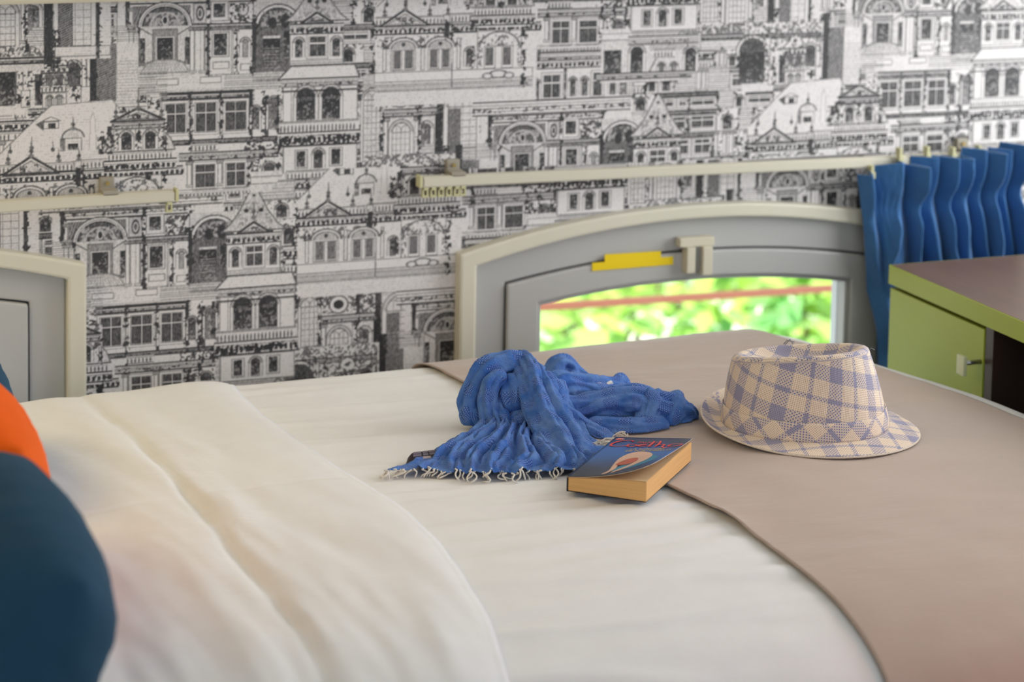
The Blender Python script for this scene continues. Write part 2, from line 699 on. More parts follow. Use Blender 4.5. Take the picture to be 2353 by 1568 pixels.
        e.orn(-100, 156, 98, 182, 0.45, 0.9)
        e.rough(96, 30, 60, 6)
    at(3, A(592, 640), bay)

    # --- big bare roof with dormers
    def roof(e):
        e.poly([(-20, 92), (70, 8), (100, -18), (240, -26), (258, 0), (230, 60), (190, 98)], 0.05, 0.5, 1.4)
        e.rect(82, 18, 118, 36, 0.04, 0.7)
        e.rect(94, 22, 110, 34, 0.85)
        e.poly([(66, 24), (82, 16), (82, 38)], 0.75, 0.7, 1)
        e.poly([(78, 18), (100, 8), (122, 18)], 0.05, 0.6, 1.2)
        e.ell(150, 58, 25, 20, 0.1, 0.7, 2, True)
        e.rect(130, 58, 170, 96, 0.05, 0.65)
        e.dark(138, 72, 162, 86, 0.85)
        e.dark(120, 58, 130, 92, 0.6)
        e.finial(150, 40, 30)
        e.finial(56, 96, 44)
        e.finial(104, 96, 30)
        e.finial(8, 96, 30)
        e.poly([(186, 96), (190, 18), (195, 0), (200, 18), (204, 96)], 0.03, 0.3, 0.9)
        e.dark(228, 36, 252, 96, 0.75)
    at(2, A2(15, 265), roof)

    # --- pedimented facade with arched pairs
    def facade(e):
        e.rect(-75, -40, 340, 200, 0.06)
        e.balus(-75, 95, -16, 22)
        e.balus(115, 262, -20, 24)
        e.rect(96, -18, 114, 6, 0.1, 0.6)
        for dx in (-52, 62, 108):
            e.finial(dx, -16, 30)
        e.cornice(-78, 350, 6, 22, True, 0.85)
        e.dark(100, 0, 112, 40, 0.85)
        e.dark(262, -4, 274, 40, 0.85)
        e.pediment(-64, 62, 8, 40)
        e.finial(0, -30, 34)
        e.orn(-75, 32, 110, 56, 0.35, 0.6)
        for dx in (-4, 90):
            e.ell(dx, 62, 38, 26, 0.05, 0.7, 2, True)
            e.ell(dx, 62, 30, 19, 0.2, 0.6, 1.6, True)
            e.ell(dx, 52, 5, 5, 0.8)
            e.rect(dx - 32, 64, dx + 32, 116, 0.04, 0.5)
            for k in (-24, 6):
                e.rect(dx + k - 3, 66, dx + k + 21, 114, 0.03, 0.55)
                e.rect(dx + k, 69, dx + k + 17, 110, 0.55, 0.8, 1.4)
                e.hat(dx + k, 69, dx + k + 17, 110, 0, 3.8, 0.8, 0.4)
        for dx in (-56, 40, 132):
            e.rect(dx, 40, dx + 10, 116, 0.04, 0.65)
            e.orn(dx - 3, 40, dx + 13, 62, 0.5)
        e.arch(164, 76, 16, 36, 0.75, 6)
        e.rect(184, 24, 300, 124, 0.05, 0.5)
        e.ell(242, 66, 52, 38, 0.05, 0.7, 2, True)
        e.orn(196, 34, 288, 64, 0.4, 0.6)
        e.rect(196, 66, 288, 122, 0.04)
        for k in (206, 252):
            e.rect(k - 4, 62, k + 26, 118, 0.03, 0.6)
            e.rect(k, 66, k + 20, 110, 0.55, 0.8, 1.6)
            e.hat(k, 66, k + 20, 110, 0, 3.8, 0.8, 0.4)
        for dx in (184, 290):
            e.orn(dx, 40, dx + 14, 122, 0.42, 0.65)
        e.rect(-76, 118, 330, 142, 0.04, 0.7, 1.6)
        e.vl(120, 100, 160, 3, 0.7)
        e.rows(-76, 142, 330, 168, 4.5, 0.65)
        e.ell(240, 132, 22, 9, 0.05, 0.7)
        e.ell(212, 136, 12, 7, 0.05, 0.6)
        e.ell(268, 136, 12, 7, 0.05, 0.6)
        for dx in (-78, 106, 118, 270):
            e.rough(dx, -6, 44, 9)
        e.rough(-80, 0, 120, 8)
        e.rough(174, 60, 120, 6)
        e.rough(306, -10, 168, 10)
    at(2, A2(72, 392), facade)

    # --- round window facade with the tall gridded lights
    def oval(e):
        e.rect(-95, -60, 200, 160, 0.08)
        e.rows(-95, -62, 200, -30, 4.5, 0.6)
        e.orn(-90, -30, 90, 20, 0.5, 0.7)
        e.dark(44, -46, 54, 40, 0.85)
        e.ell(0, 0, 23, 21, 0.04, 0.7, 2)
        e.ell(0, 0, 13, 11, 0.9)
        e.arch(-72, 0, 44, 150, 0.08, 6, 14)
        e.cornice(-42, 95, 26, 20, False)
        e.orn(36, -30, 92, 24, 0.55, 0.7)
        e.arch(2, 82, 46, 74, 0.06, 8, 15)
        e.col(-42, 46, 160, 12)
        e.col(36, 46, 150, 12)
        e.arch(66, 76, 22, 38, 0.7, 8)
        e.dark(52, 60, 62, 120, 0.6)
        e.rows(44, 116, 92, 160, 5, 0.5)
        e.rect(-95, 156, 98, 214, 0.1)
        e.orn(-95, 156, 98, 180, 0.5, 0.65)
        e.cornice(-95, 98, 182, 16, False)
        # shadowed flank
        e.rect(92, -60, 124, 200, 0.6)
        e.hat(92, -60, 124, 200, 70, 5, 0.92, 0.5)
        e.dark(88, 40, 120, 200, 0.8, False)
        e.rect(108, -40, 240, 190, 0.06)
        e.rows(108, -40, 240, -14, 5, 0.4)
        e.arch(158, 26, 76, 134, 0.06, 10, 17)
        e.rect(122, 30, 154, 160, 0.45)
        e.hat(122, 30, 154, 160, 65, 5, 0.78, 0.5)
        e.orn(88, 120, 126, 210, 0.6, 0.85)
        e.rect(112, 160, 240, 184, 0.06, 0.6)
        e.dark(206, 10, 214, 190, 0.8)
        e.rough(47, -48, 170, 8)
        e.rough(-47, -30, 160, 7)
        e.rough(100, -50, 210, 13)
        e.rough(212, 10, 190, 9)
    at(1, A(778, 700), oval)

    # --- gabled dormer house
    def gable(e):
        e.rect(-62, -20, 66, 120, 0.06)
        e.pediment(-64, 62, 0, 30)
        e.finial(0, -24, 52)
        e.finial(-52, -8, 34)
        e.finial(54, -8, 30)
        e.ell(0, -10, 6, 6, 0.85)
        e.cornice(-62, 62, 0, 18, False)
        e.rect(-58, 18, 60, 70, 0.06, 0.6)
        for dx in (-28, 28):
            e.arch(dx, 38, 24, 28, 0.85, 6)
        e.orn(-8, 20, 8, 66, 0.5)
        e.orn(-62, 20, -46, 66, 0.5)
        e.orn(46, 20, 62, 66, 0.5)
        e.poly([(-62, 70), (-84, 70), (-74, 40), (-62, 26)], 0.1, 0.7)
        e.orn(-92, 20, -62, 72, 0.5, 0.75)
        e.poly([(64, 70), (86, 70), (76, 44), (64, 30)], 0.1, 0.7)
        e.balus(-72, 80, 70, 22)
        e.cornice(-80, 90, 90, 26, True, 0.85)
        for dx in (-64, 0, 64):
            e.rough(dx, 6, 74, 6)
        e.rough(-84, 20, 74, 12)
    at(3, A2(318, 278), gable)

    # --- dark gate, little belfry and the shaded brick flank
    def belfry(e):
        e.rect(-150, -80, 90, 96, 0.07)
        e.orn(-150, -86, 76, -50, 0.45, 0.6)
        e.cornice(-150, 76, -52, 14, False)
        e.ell(-122, -8, 46, 42, 0.05, 0.75, 2, True)
        e.ell(-122, -8, 36, 33, 0.8, 0.8, 2, True)
        e.rect(-158, -8, -86, 70, 0.75)
        e.dark(-158, -6, -88, 74, 0.92)
        e.rect(-86, -44, -70, 70, 0.06, 0.6)
        e.rect(-52, -40, -20, -8, 0.08, 0.6)
        e.dark(-44, 4, -22, 76, 0.88)
        e.arch(44, -4, 30, 40, 0.75, 7)
        e.col(62, -36, 56, 13)
        e.rect(60, 36, 82, 76, 0.06, 0.6)
        e.orn(34, 34, 60, 60, 0.5)
        e.rect(-76, 40, -54, 80, 0.06, 0.6)
        # belfry
        e.poly([(-34, -12), (-28, -22), (-20, -30), (-14, -44), (0, -50), (14, -44), (20, -30), (28, -22), (34, -12)], 0.04, 0.7, 2)
        e.ell(0, -32, 6, 5, 0.7)
        e.cornice(-32, 32, -14, 18, True, 0.75)
        e.rect(-28, 4, 28, 34, 0.06, 0.6)
        for dx in (-12, 12):
            e.arch(dx, 16, 16, 16, 0.65, 3)
            e.arch(dx, 64, 12, 16, 0.3, 3)
        e.balus(-32, 32, 30, 18)
        e.rect(-28, 48, 28, 84, None or 0.06, 0.6)
        for dx in (-11, 11):
            e.arch(dx, 62, 12, 18, 0.35, 3)
        e.cornice(-60, 100, 82, 16, False, 0.5)
        # flank
        e.dark(80, -100, 98, 76, 0.85, False)
        e.rect(96, -60, 142, 74, 0.45)
        e.hat(96, -60, 142, 74, 68, 5, 0.75, 0.5)
        e.rect(142, -60, 190, 86, 0.07)
        e.hat(142, -20, 190, 86, 90, 7, 0.22, 0.3)
        e.rows(90, -100, 190, -60, 5, 0.5)
        e.rows(190, -10, 260, 80, 6, 0.4)
        e.rough(88, -100, 84, 16)
        e.rough(-80, -60, 70, 8)
        e.rough(-58, -50, 80, 6)
        e.rough(52, -40, 70, 6)
        e.orn(-150, -50, 76, 40, 0.22, 0.75)
    at(1, A2(125, 165), belfry)

    # --- stair and small gate
    def stair(e):
        e.rect(-70, -60, 150, 76, 0.08)
        e.rect(-70, -48, 150, -30, 0.05, 0.6)
        e.dark(-62, -6, -14, 54, 0.85)
        e.arch(28, 4, 34, 46, 0.88, 7)
        e.poly([(60, 56), (80, 20), (110, -8), (150, -50), (166, -40), (166, 56)], 0.1, 0.7, 2)
        e.balus(74, 134, -6, 24)
        e.arch(96, 40, 16, 14, 0.6, 4)
        e.arch(130, 40, 16, 14, 0.6, 4)
        e.arch(176, 10, 30, 44, 0.85, 6)
        e.hat(60, -40, 160, 0, 45, 7, 0.5, 0.35)
        e.cornice(-80, 180, 52, 18, False)
    at(1, conv(1440, 120, (1.268, 0.27)), stair)
    return ops


def smooth_axis(lo, flo, fhi, hi, fine, coarse):
    return np.concatenate([np.arange(lo, flo, coarse), np.arange(flo, fhi, fine), np.arange(fhi, hi + coarse, coarse)])


# ------------------------------------------------------------------ window geometry (shared by both windows)
WIN_C = (1.560, 0.220)            # centre x of each window
HALF = 0.395
WIN_DZ = (0.0, 0.022)             # the left window sits a little higher
SPRING, APEX = 0.113, 0.165       # outer casing: corner and crown heights above the mattress
WIN_BOTTOM = -0.36


def arch_z(x, half, spring, apex):
    """height of a shallow segmental arch at offset x from the centre"""
    h = apex - spring
    R = (half * half + h * h) / (2 * h)
    return apex - R + math.sqrt(max(R * R - x * x, 0))


def arch_outline(half, spring, apex, bottom, n=28):
    pts = [(-half, bottom)]
    for i in range(n + 1):
        x = -half + 2 * half * i / n
        pts.append((x, arch_z(x, half, spring, apex)))
    pts.append((half, bottom))
    return pts


def arch_frame(name, cx, outer, inner, y0, y1, material, parent, bev=0.003):
    # outlines are heights above the mattress
    """frame between two arched outlines, from y0 (room side) to y1"""
    bm = bmesh.new()
    n = len(outer)
    rings = []
    for pts, y in ((outer, y0), (inner, y0), (inner, y1), (outer, y1)):
        rings.append([bm.verts.new((cx + p[0], y, BED + p[1])) for p in pts])
    for a in range(4):
        A, B = rings[a], rings[(a + 1) % 4]
        for i in range(n):
            j = (i + 1) % n
            bm.faces.new((A[i], A[j], B[j], B[i]))
    bmesh.ops.recalc_face_normals(bm, faces=bm.faces)
    if bev:
        es = [e for e in bm.edges if len(e.link_faces) == 2 and e.calc_face_angle(0) > 0.9]
        bmesh.ops.bevel(bm, geom=es, offset=bev, segments=2, profile=0.6, affect='EDGES')
    return obj_bm(name, bm, parent, material)


# ------------------------------------------------------------------ wall_far with the engraved paper
FINE = 0.00115
xs = smooth_axis(-0.45, 0.30, 2.26, 2.95, FINE, 0.003)
zs = smooth_axis(-0.25, -0.12, 0.56, 1.00, FINE, 0.003)
eng = Engraving(xs, zs)
ops = cell_ops()
VP = 0.38                          # vertical repeat; neighbouring drops are staggered by half of it
upper = [(0.729, 0.461), (1.268, 0.270), (1.873, 0.449), (0.16, 0.27), (2.44, 0.27)]
lower = [(0.638, 0.162), (1.154, -0.005), (1.713, 0.180), (0.06, -0.02), (2.25, -0.01)]
near_ = lambda cells: [(a, b_ + k * VP) for a, b_ in cells for k in (2, 1, 0, -1)]


def filler():
    """rows of smaller windows, mouldings and balustrades behind the large buildings"""
    r = random.Random(31)
    eng.o = (0, 0)
    y = eng.ys[0]
    while y < eng.ys[-1]:
        h = r.choice((46, 58, 66))
        x = eng.x[0] - r.uniform(0, 40)
        while x < eng.x[-1]:
            w = r.choice((34, 44, 60, 80))
            k = r.random()
            eng.rect(x, y, x + w, y + h, 0.05, 0.5, 1.2)
            if k < 0.3:
                eng.window(x + 7, y + 16, w - 14, h - 26)
                eng.cornice(x, x + w, y, 14, False)
            elif k < 0.5:
                eng.arch(x + w / 2, y + h * 0.55, min(26, w * 0.5), h * 0.38, 0.85, 5)
                eng.orn(x, y, x + w, y + h * 0.3, 0.35, 0.8)
            elif k < 0.65:
                eng.rows(x, y + 3, x + w, y + h, 5, 0.6)
            elif k < 0.8:
                eng.balus(x, x + w, y + h - 22, 22)
                eng.cornice(x, x + w, y, h * 0.5, True)
            else:
                eng.col(x + 4, y, y + h, 11)
                eng.col(x + w - 16, y, y + h, 11)
                eng.orn(x + 16, y + 4, x + w - 18, y + h - 4, 0.4, 0.8)
            if r.random() < 0.4:
                eng.rough(x, y, y + h, 8)
            x += w
        y += h


def sketch(cells):
    filler()
    for layer in ops:
        for (ox, oz) in cells:
            for anchor, fn in layer:
                eng.o = (ox * K + anchor[0], -oz * K + anchor[1])
                fn(eng)


# two widths of paper, joined along the rails
sketch(near_(upper))
up_ink = eng.D
eng.D = np.full_like(up_ink, 0.06)
sketch(near_(lower))
seam = [plane_y(px, py, WALL_Y) for px, py in ((0, 470), (440, 452), (620, 440), (660, 390), (960, 382), (1100, 388), (2353, 338))]
zsm = np.interp(xs, [p.x for p in seam], [p.z - BED for p in seam])
eng.D = np.where(zs[:, None] > zsm[None, :], up_ink, eng.D)
ink = eng.D
ink = ink + (eng.N - 0.5) * 1.0 * np.clip(ink * (1.05 - ink) * 2.2, 0, 0.5)
# fine engraver's lines over the pale stone
lines = np.clip(1 - np.abs(((eng.y[:, None] / 6.3 + 0.35 * (eng.B - 0.5)) % 1) - 0.5) * 5, 0, 1)
ink = np.where((ink > 0.045) & (ink < 0.09), ink + 0.12 * lines * (eng.B > 0.40), ink)
ink = np.clip(ink, 0, 1)
ink = np.clip(np.where(ink < 0.1, ink * 0.8, ink ** 0.62 * 1.08), 0, 1).astype(np.float32)
nx, nz = len(xs), len(zs)
VX, VZ = np.meshgrid(xs, zs + BED)
co = np.stack([VX, np.full_like(VX, WALL_Y), VZ], -1).reshape(-1, 3).astype(np.float32)
jj, ii = np.meshgrid(np.arange(nz - 1), np.arange(nx - 1), indexing='ij')
q = np.stack([jj * nx + ii, jj * nx + ii + 1, (jj + 1) * nx + ii + 1, (jj + 1) * nx + ii], -1)
xc = (xs[:-1] + xs[1:]) / 2
zc = (zs[:-1] + zs[1:]) / 2
keep = np.ones((nz - 1, nx - 1), bool)
for wc, wd in zip(WIN_C, WIN_DZ):
    dx = xc - wc
    h = APEX - SPRING
    R = (HALF ** 2 + h * h) / (2 * h)
    top = APEX - R + np.sqrt(np.clip(R * R - dx * dx, 0, None)) - 0.012 + wd
    keep &= ~((np.abs(dx)[None, :] < HALF - 0.012) & (zc[:, None] < top[None, :]))
q = q[keep]
me = bpy.data.meshes.new('wall_far')
me.vertices.add(len(co))
me.vertices.foreach_set('co', co.ravel())
me.loops.add(q.size)
me.loops.foreach_set('vertex_index', q.ravel().astype(np.int32))
me.polygons.add(len(q))
me.polygons.foreach_set('loop_start', np.arange(0, q.size, 4, dtype=np.int32))
me.update(calc_edges=True)
at_ = me.attributes.new('ink', 'FLOAT', 'POINT')
at_.data.foreach_set('value', ink.ravel())
PAPER = bpy.data.materials.new('engraved_wallpaper')
PAPER.use_nodes = True
nt = PAPER.node_tree
b = nt.nodes['Principled BSDF']
b.inputs['Roughness'].default_value = 0.48
b.inputs['Specular IOR Level'].default_value = 0.6
a = nt.nodes.new('ShaderNodeAttribute')
a.attribute_name = 'ink'
mx = nt.nodes.new('ShaderNodeMix')
mx.data_type = 'RGBA'
mx.inputs['A'].default_value = (0.80, 0.775, 0.775, 1)
mx.inputs['B'].default_value = (0.020, 0.020, 0.023, 1)
nt.links.new(a.outputs['Fac'], mx.inputs['Factor'])
nt.links.new(mx.outputs['Result'], b.inputs['Base Color'])
wall = link('wall_far', me, None, PAPER)
structure(wall)

# rest of the shell
M_wall = mat('plain_wall_paint', (0.72, 0.69, 0.64), 0.8, noise=0.03)
M_ceil = mat('ceiling_paint', (0.80, 0.79, 0.76), 0.8, noise=0.02)
M_floor = mat('red_brown_floor', (0.25, 0.155, 0.105), 0.45, noise=0.25, nscale=6, stretch=(1, 8, 1))


def shell(name, boxes, material):
    bm = bmesh.new()
    for lo, hi in boxes:
        add_box(bm, lo, hi)
    return structure(obj_bm(name, bm, None, material))


shell('floor', [((-0.5, -1.3, -0.06), (3.0, 3.26, 0.0))], M_floor)
shell('ceiling', [((-0.5, -1.3, 2.15), (3.0, 3.26, 2.22))], M_ceil)
shell('wall_left', [((-0.52, -1.3, 0), (-0.45, 3.26, 2.15))], M_wall)
shell('wall_near', [((-0.5, -1.3, 0), (3.0, -1.2, 2.15))], M_wall)
shell('wall_right', [((2.95, -1.3, 0), (3.02, 1.7, 2.15)), ((2.95, 3.05, 0), (3.02, 3.26, 2.15)),
                     ((2.95, 1.7, 0), (3.02, 3.05, 0.65)), ((2.95, 1.7, 1.95), (3.02, 3.05, 2.15))], M_wall)
# outer leaf of the far wall, round the two window openings
ol = []
x_edges = [-0.5, WIN_C[1] - HALF, WIN_C[1] + HALF, WIN_C[0] - HALF, WIN_C[0] + HALF, 3.0]
for i in (0, 2, 4):
    ol.append(((x_edges[i], WALL_Y + 0.012, 0), (x_edges[i + 1], WALL_Y + 0.06, 2.15)))
for i in (1, 3):
    ol.append(((x_edges[i], WALL_Y + 0.012, 0), (x_edges[i + 1], WALL_Y + 0.06, BED + WIN_BOTTOM)))
    ol.append(((x_edges[i], WALL_Y + 0.012, BED + APEX + 0.02), (x_edges[i + 1], WALL_Y + 0.06, 2.15)))
shell('wall_outer', ol, M_wall)
M_cream = mat('cream_plastic', (0.62, 0.58, 0.46), 0.45, noise=0.03)
# moulding that just shows at the top left of the wall
p0 = plane_y(0, 10, WALL_Y - 0.02)
p1 = plane_y(190, 0, WALL_Y - 0.02)
sl_ = (p1.z - p0.z) / (p1.x - p0.x)
structure(box('trim_1', (-0.44, WALL_Y - 0.03, p0.z), (2.94, WALL_Y - 0.002, p0.z + 0.045), M_cream, None, 0.004))

# ------------------------------------------------------------------ windows
M_casing = mat('cream_window_casing', (0.68, 0.65, 0.54), 0.4, noise=0.03)
M_upvc = mat('grey_white_window_plastic', (0.47, 0.47, 0.46), 0.35, noise=0.02)
M_seal = mat('dark_rubber_seal', (0.05, 0.05, 0.05), 0.7)
M_yellow = mat('yellow_sticker', (0.85, 0.62, 0.0), 0.5)
M_print = mat('dark_print', (0.16, 0.11, 0.01), 0.6)
M_glass = bpy.data.materials.new('window_glass')
M_glass.use_nodes = True
g_ = M_glass.node_tree
g_.nodes.remove(g_.nodes['Principled BSDF'])
tr = g_.nodes.new('ShaderNodeBsdfTransparent')
tr.inputs['Color'].default_value = (0.95, 0.97, 0.96, 1)
gl = g_.nodes.new('ShaderNodeBsdfGlossy')
gl.inputs['Roughness'].default_value = 0.02
fr = g_.nodes.new('ShaderNodeFresnel')
fr.inputs['IOR'].default_value = 1.3
ms = g_.nodes.new('ShaderNodeMixShader')
g_.links.new(fr.outputs['Fac'], ms.inputs['Fac'])
g_.links.new(tr.outputs['BSDF'], ms.inputs[1])
g_.links.new(gl.outputs['BSDF'], ms.inputs[2])
g_.links.new(ms.outputs['Shader'], g_.nodes['Material Output'].inputs['Surface'])


def prism(name, pts, cx, y0, y1, material, parent, bev=0.0):
    bm = bmesh.new()
    f = bm.faces.new([bm.verts.new((cx + p[0], y0, BED + p[1])) for p in pts])
    r = bmesh.ops.extrude_face_region(bm, geom=[f])
    for v in r['geom']:
        if isinstance(v, bmesh.types.BMVert):
            v.co.y = y1
    if bev:
        bmesh.ops.bevel(bm, geom=list(bm.edges), offset=bev, segments=2, affect='EDGES')
    return obj_bm(name, bm, parent, material)


def make_window(n, cx, dz, label, dressed):
    root = bpy.data.objects.new('window_%d' % n, None)
    COL.objects.link(root)
    root.location = (cx, WALL_Y, BED + WIN_BOTTOM)
    root['kind'] = 'structure'
    root['label'] = label
    root['category'] = 'window'
    Y = WALL_Y
    up = lambda pts: [(p[0], p[1] + dz) for p in pts]
    o0 = up(arch_outline(HALF, SPRING, APEX, WIN_BOTTOM))
    o1 = up(arch_outline(HALF - 0.0265, 0.0935, 0.1440, WIN_BOTTOM + 0.029))
    o2 = up(arch_outline(HALF - 0.0765, 0.0620, 0.0930, WIN_BOTTOM + 0.080))
    o2b = up(arch_outline(HALF - 0.0790, 0.0595, 0.0905, WIN_BOTTOM + 0.083))
    o3 = up(arch_outline(HALF - 0.1290, 0.0290, 0.0510, WIN_BOTTOM + 0.128))
    o4 = up(arch_outline(HALF - 0.1360, 0.0225, 0.0440, WIN_BOTTOM + 0.136))
    arch_frame('casing', cx, o0, o1, Y - 0.022, Y + 0.03, M_casing, root, 0.004)
    arch_frame('window_frame', cx, o1, o2, Y - 0.006, Y + 0.05, M_upvc, root, 0.003)
    arch_frame('seal', cx, o2, o2b, Y - 0.001, Y + 0.04, M_seal, root, 0)
    sash = arch_frame('sash', cx, o2b, o3, Y - 0.012, Y + 0.045, M_upvc, root, 0.003)
    arch_frame('glazing_bead', cx, o3, o4, Y - 0.004, Y + 0.04, M_upvc, sash, 0.002)
    prism('pane', o4, cx, Y + 0.018, Y + 0.022, M_glass, sash)
    if dressed:
        # catch at the crown of the sash
        c0 = plane_y(1599, 555, Y - 0.02)
        c1 = plane_y(1600, 595, Y - 0.02)
        bm = bmesh.new()
        add_box(bm, (c0.x - 0.029, Y - 0.026, c0.z - 0.007), (c0.x + 0.029, Y - 0.008, c0.z + 0.007), 0.002)
        lat = obj_bm('window_catch', bm, root, M_cream)
        box('catch_body', (c1.x - 0.020, Y - 0.030, c1.z - 0.020), (c1.x - 0.006, Y - 0.010, c1.z + 0.020), M_cream, lat, 0.002)
        box('catch_body', (c1.x + 0.006, Y - 0.032, c1.z - 0.024), (c1.x + 0.022, Y - 0.010, c1.z + 0.020), M_cream, lat, 0.002)
        box('catch_spindle', (c1.x - 0.006, Y - 0.024, c1.z - 0.018), (c1.x + 0.006, Y - 0.012, c1.z + 0.024),
            mat('grey_metal', (0.35, 0.35, 0.34), 0.35, 0.6), lat, 0.001)
        # yellow stepped sticker
        st = []
        for (ax, ay, bx, by, hh) in ((1390, 598, 1519, 590, 0.0085), (1361, 614, 1547, 599, 0.0062)):
            a, b_ = plane_y(ax, ay, Y - 0.0135), plane_y(bx, by, Y - 0.0135)
            st += [(a, b_, hh)]
        vs, fs = [], []
        for a, b_, hh in st:
            k = len(vs)
            oy = 0.0004 * (k // 8)
            for y in (Y - 0.0132 - oy, Y - 0.0122):
                vs += [(a.x, y, a.z - hh), (b_.x, y, b_.z - hh), (b_.x, y, b_.z + hh), (a.x, y, a.z + hh)]
            fs += [(k, k + 1, k + 2, k + 3), (k + 4, k + 5, k + 6, k + 7)] + [
                (k + i, k + (i + 1) % 4, k + 4 + (i + 1) % 4, k + 4 + i) for i in range(4)]
        s_ = pydata('sticker', vs, fs, sash, M_yellow)
        s_['label'] = 'bright yellow stepped warning sticker'
    bpy.context.view_layer.update()
    inv = Matrix.Translation(root.location).inverted()
    for c in root.children:
        c.matrix_parent_inverse = inv
    return root


make_window(1, WIN_C[0], WIN_DZ[0], 'low arched grey plastic window with yellow sticker, behind the bed foot', True)
make_window(2, WIN_C[1], WIN_DZ[1], 'low arched window at the left edge behind the bed head', False)

# ------------------------------------------------------------------ curtain rails
M_rail = mat('cream_rail_plastic', (0.66, 0.63, 0.52), 0.4, noise=0.02)
M_glider = mat('yellowed_glider_plastic', (0.60, 0.58, 0.34), 0.5)
RAIL_Y = WALL_Y - 0.03
M_bracket = mat('beige_bracket', (0.36, 0.33, 0.27), 0.5)


def rail(label, ax, ay, bx, by, x_ext, gl_x, br_x, left_cap):
    a, b_ = plane_y(ax, ay, RAIL_Y), plane_y(bx, by, RAIL_Y)
    t = (b_.z - a.z) / (b_.x - a.x)
    zat = lambda x: a.z + t * (x - a.x)
    x0, x1 = (a.x, x_ext) if left_cap else (x_ext, b_.x)
    root = empty('curtain_rail', (x0 if left_cap else x1, RAIL_Y, zat(x0 if left_cap else x1)), label, 'curtain rail', 'curtain rails on the papered wall')
    H = 0.0078
    vs = []
    for x in (x0, x1):
        for y in (RAIL_Y - 0.008, RAIL_Y + 0.010):
            for z in (-H, H):
                vs.append((x, y, zat(x) + z))
    fs = [(0, 1, 3, 2), (4, 6, 7, 5), (0, 4, 5, 1), (2, 3, 7, 6), (0, 2, 6, 4), (1, 5, 7, 3)]
    bm = bmesh.new()
    V = [bm.verts.new(v) for v in vs]
    for f in fs:
        bm.faces.new([V[i] for i in f])
    bmesh.ops.bevel(bm, geom=list(bm.edges), offset=0.002, segments=2, affect='EDGES')
    obj_bm('track', bm, root, M_rail)
    xe = x0 if left_cap else x1
    s = -1 if left_cap else 1
    box('end_cap', (xe + s * 0.0005, RAIL_Y - 0.008, zat(xe) - H), (xe + s * 0.005, RAIL_Y + 0.010, zat(xe) + H + 0.002), M_glider, root, 0.001)
    for x in br_x:
        z = zat(x)
        bm = bmesh.new()
        add_box(bm, (x - 0.010, WALL_Y - 0.012, z - 0.004), (x + 0.010, WALL_Y - 0.001, z + 0.027), 0.002)
        add_box(bm, (x - 0.011, RAIL_Y - 0.006, z + H - 0.002), (x + 0.011, WALL_Y - 0.003, z + H + 0.005), 0.001)
        br = obj_bm('bracket', bm, root, M_bracket)
        vs_, fs_ = sweep_verts([Vector((x, WALL_Y - 0.0125, z + 0.019)), Vector((x, WALL_Y - 0.0150, z + 0.019))], 0.003, 10)
        pydata('screw', vs_, fs_, br, mat('brass_screw', (0.45, 0.33, 0.12), 0.4, 0.8))
    for x in gl_x:
        z = zat(x)
        bm = bmesh.new()
        add_box(bm, (x - 0.0035, RAIL_Y - 0.007, z - H - 0.004), (x + 0.0035, RAIL_Y + 0.006, z - H), 0.0006)
        add_box(bm, (x - 0.0045, RAIL_Y - 0.004, z - H - 0.013), (x - 0.0020, RAIL_Y + 0.004, z - H - 0.003), 0.0006)
        add_box(bm, (x + 0.0020, RAIL_Y - 0.004, z - H - 0.013), (x + 0.0045, RAIL_Y + 0.004, z - H - 0.003), 0.0006)
        add_box(bm, (x - 0.0045, RAIL_Y - 0.004, z - H - 0.0155), (x + 0.0045, RAIL_Y + 0.004, z - H - 0.012), 0.0006)
        obj_bm('glider', bm, root, M_glider)
    return own(root), zat


xg = [plane_y(p, 440, RAIL_Y).x for p in (976, 994, 1012, 1030, 1048, 1062)]
r1, ZR = rail('long cream curtain rail above the arched window, ending behind the blue curtain', 968, 418, 2000, 372,
              2.30, xg, [plane_y(1036, 380, WALL_Y).x, 2.02], True)
r2, ZL = rail('short cream curtain rail end at the left, above the bed head', 0, 474, 400, 449, -0.30,
              [plane_y(388, 468, RAIL_Y).x], [plane_y(243, 420, WALL_Y).x], False)

# ------------------------------------------------------------------ bed
NEAR = [(1.955, -0.36), (1.960, -0.20), (1.972, -0.125), (1.990, -0.080), (2.016, -0.053), (2.053, -0.031), (2.11, -0.0135),
        (2.18, -0.005), (2.28, -0.001), (2.40, 0.0), (2.60, 0.0), (2.85, 0.0), (2.96, 0.0), (3.010, -0.003), (3.032, -0.010), (3.045, -0.034), (3.05, -0.12), (3.05, -0.36)]
NV = [Vector((a, b_, 0)) for a, b_ in NEAR]
CUM = [0.0]
for i in range(1, len(NV)):
    CUM.append(CUM[-1] + (NV[i] - NV[i - 1]).length)
LEN = CUM[-1]


def prof(s):
    """bed section across: arclength s -> (y, z)"""
    s = min(max(s, 0), LEN)
    i = 0
    while i < len(CUM) - 2 and CUM[i + 1] < s:
        i += 1
    f = (s - CUM[i]) / max(1e-9, CUM[i + 1] - CUM[i])
    p0, p1, p2, p3 = NV[max(i - 1, 0)], NV[i], NV[i + 1], NV[min(i + 2, len(NV) - 1)]
    d1 = (p2 - p0) * 0.5
    d2 = (p3 - p1) * 0.5
    L = (p2 - p1).length
    if d1.length > 0:
        d1 = d1.normalized() * L
    if d2.length > 0:
        d2 = d2.normalized() * L
    h = p1 * (2 * f ** 3 - 3 * f * f + 1) + d1 * (f ** 3 - 2 * f * f + f) + p2 * (-2 * f ** 3 + 3 * f * f) + d2 * (f ** 3 - f * f)
    return h.x, h.y


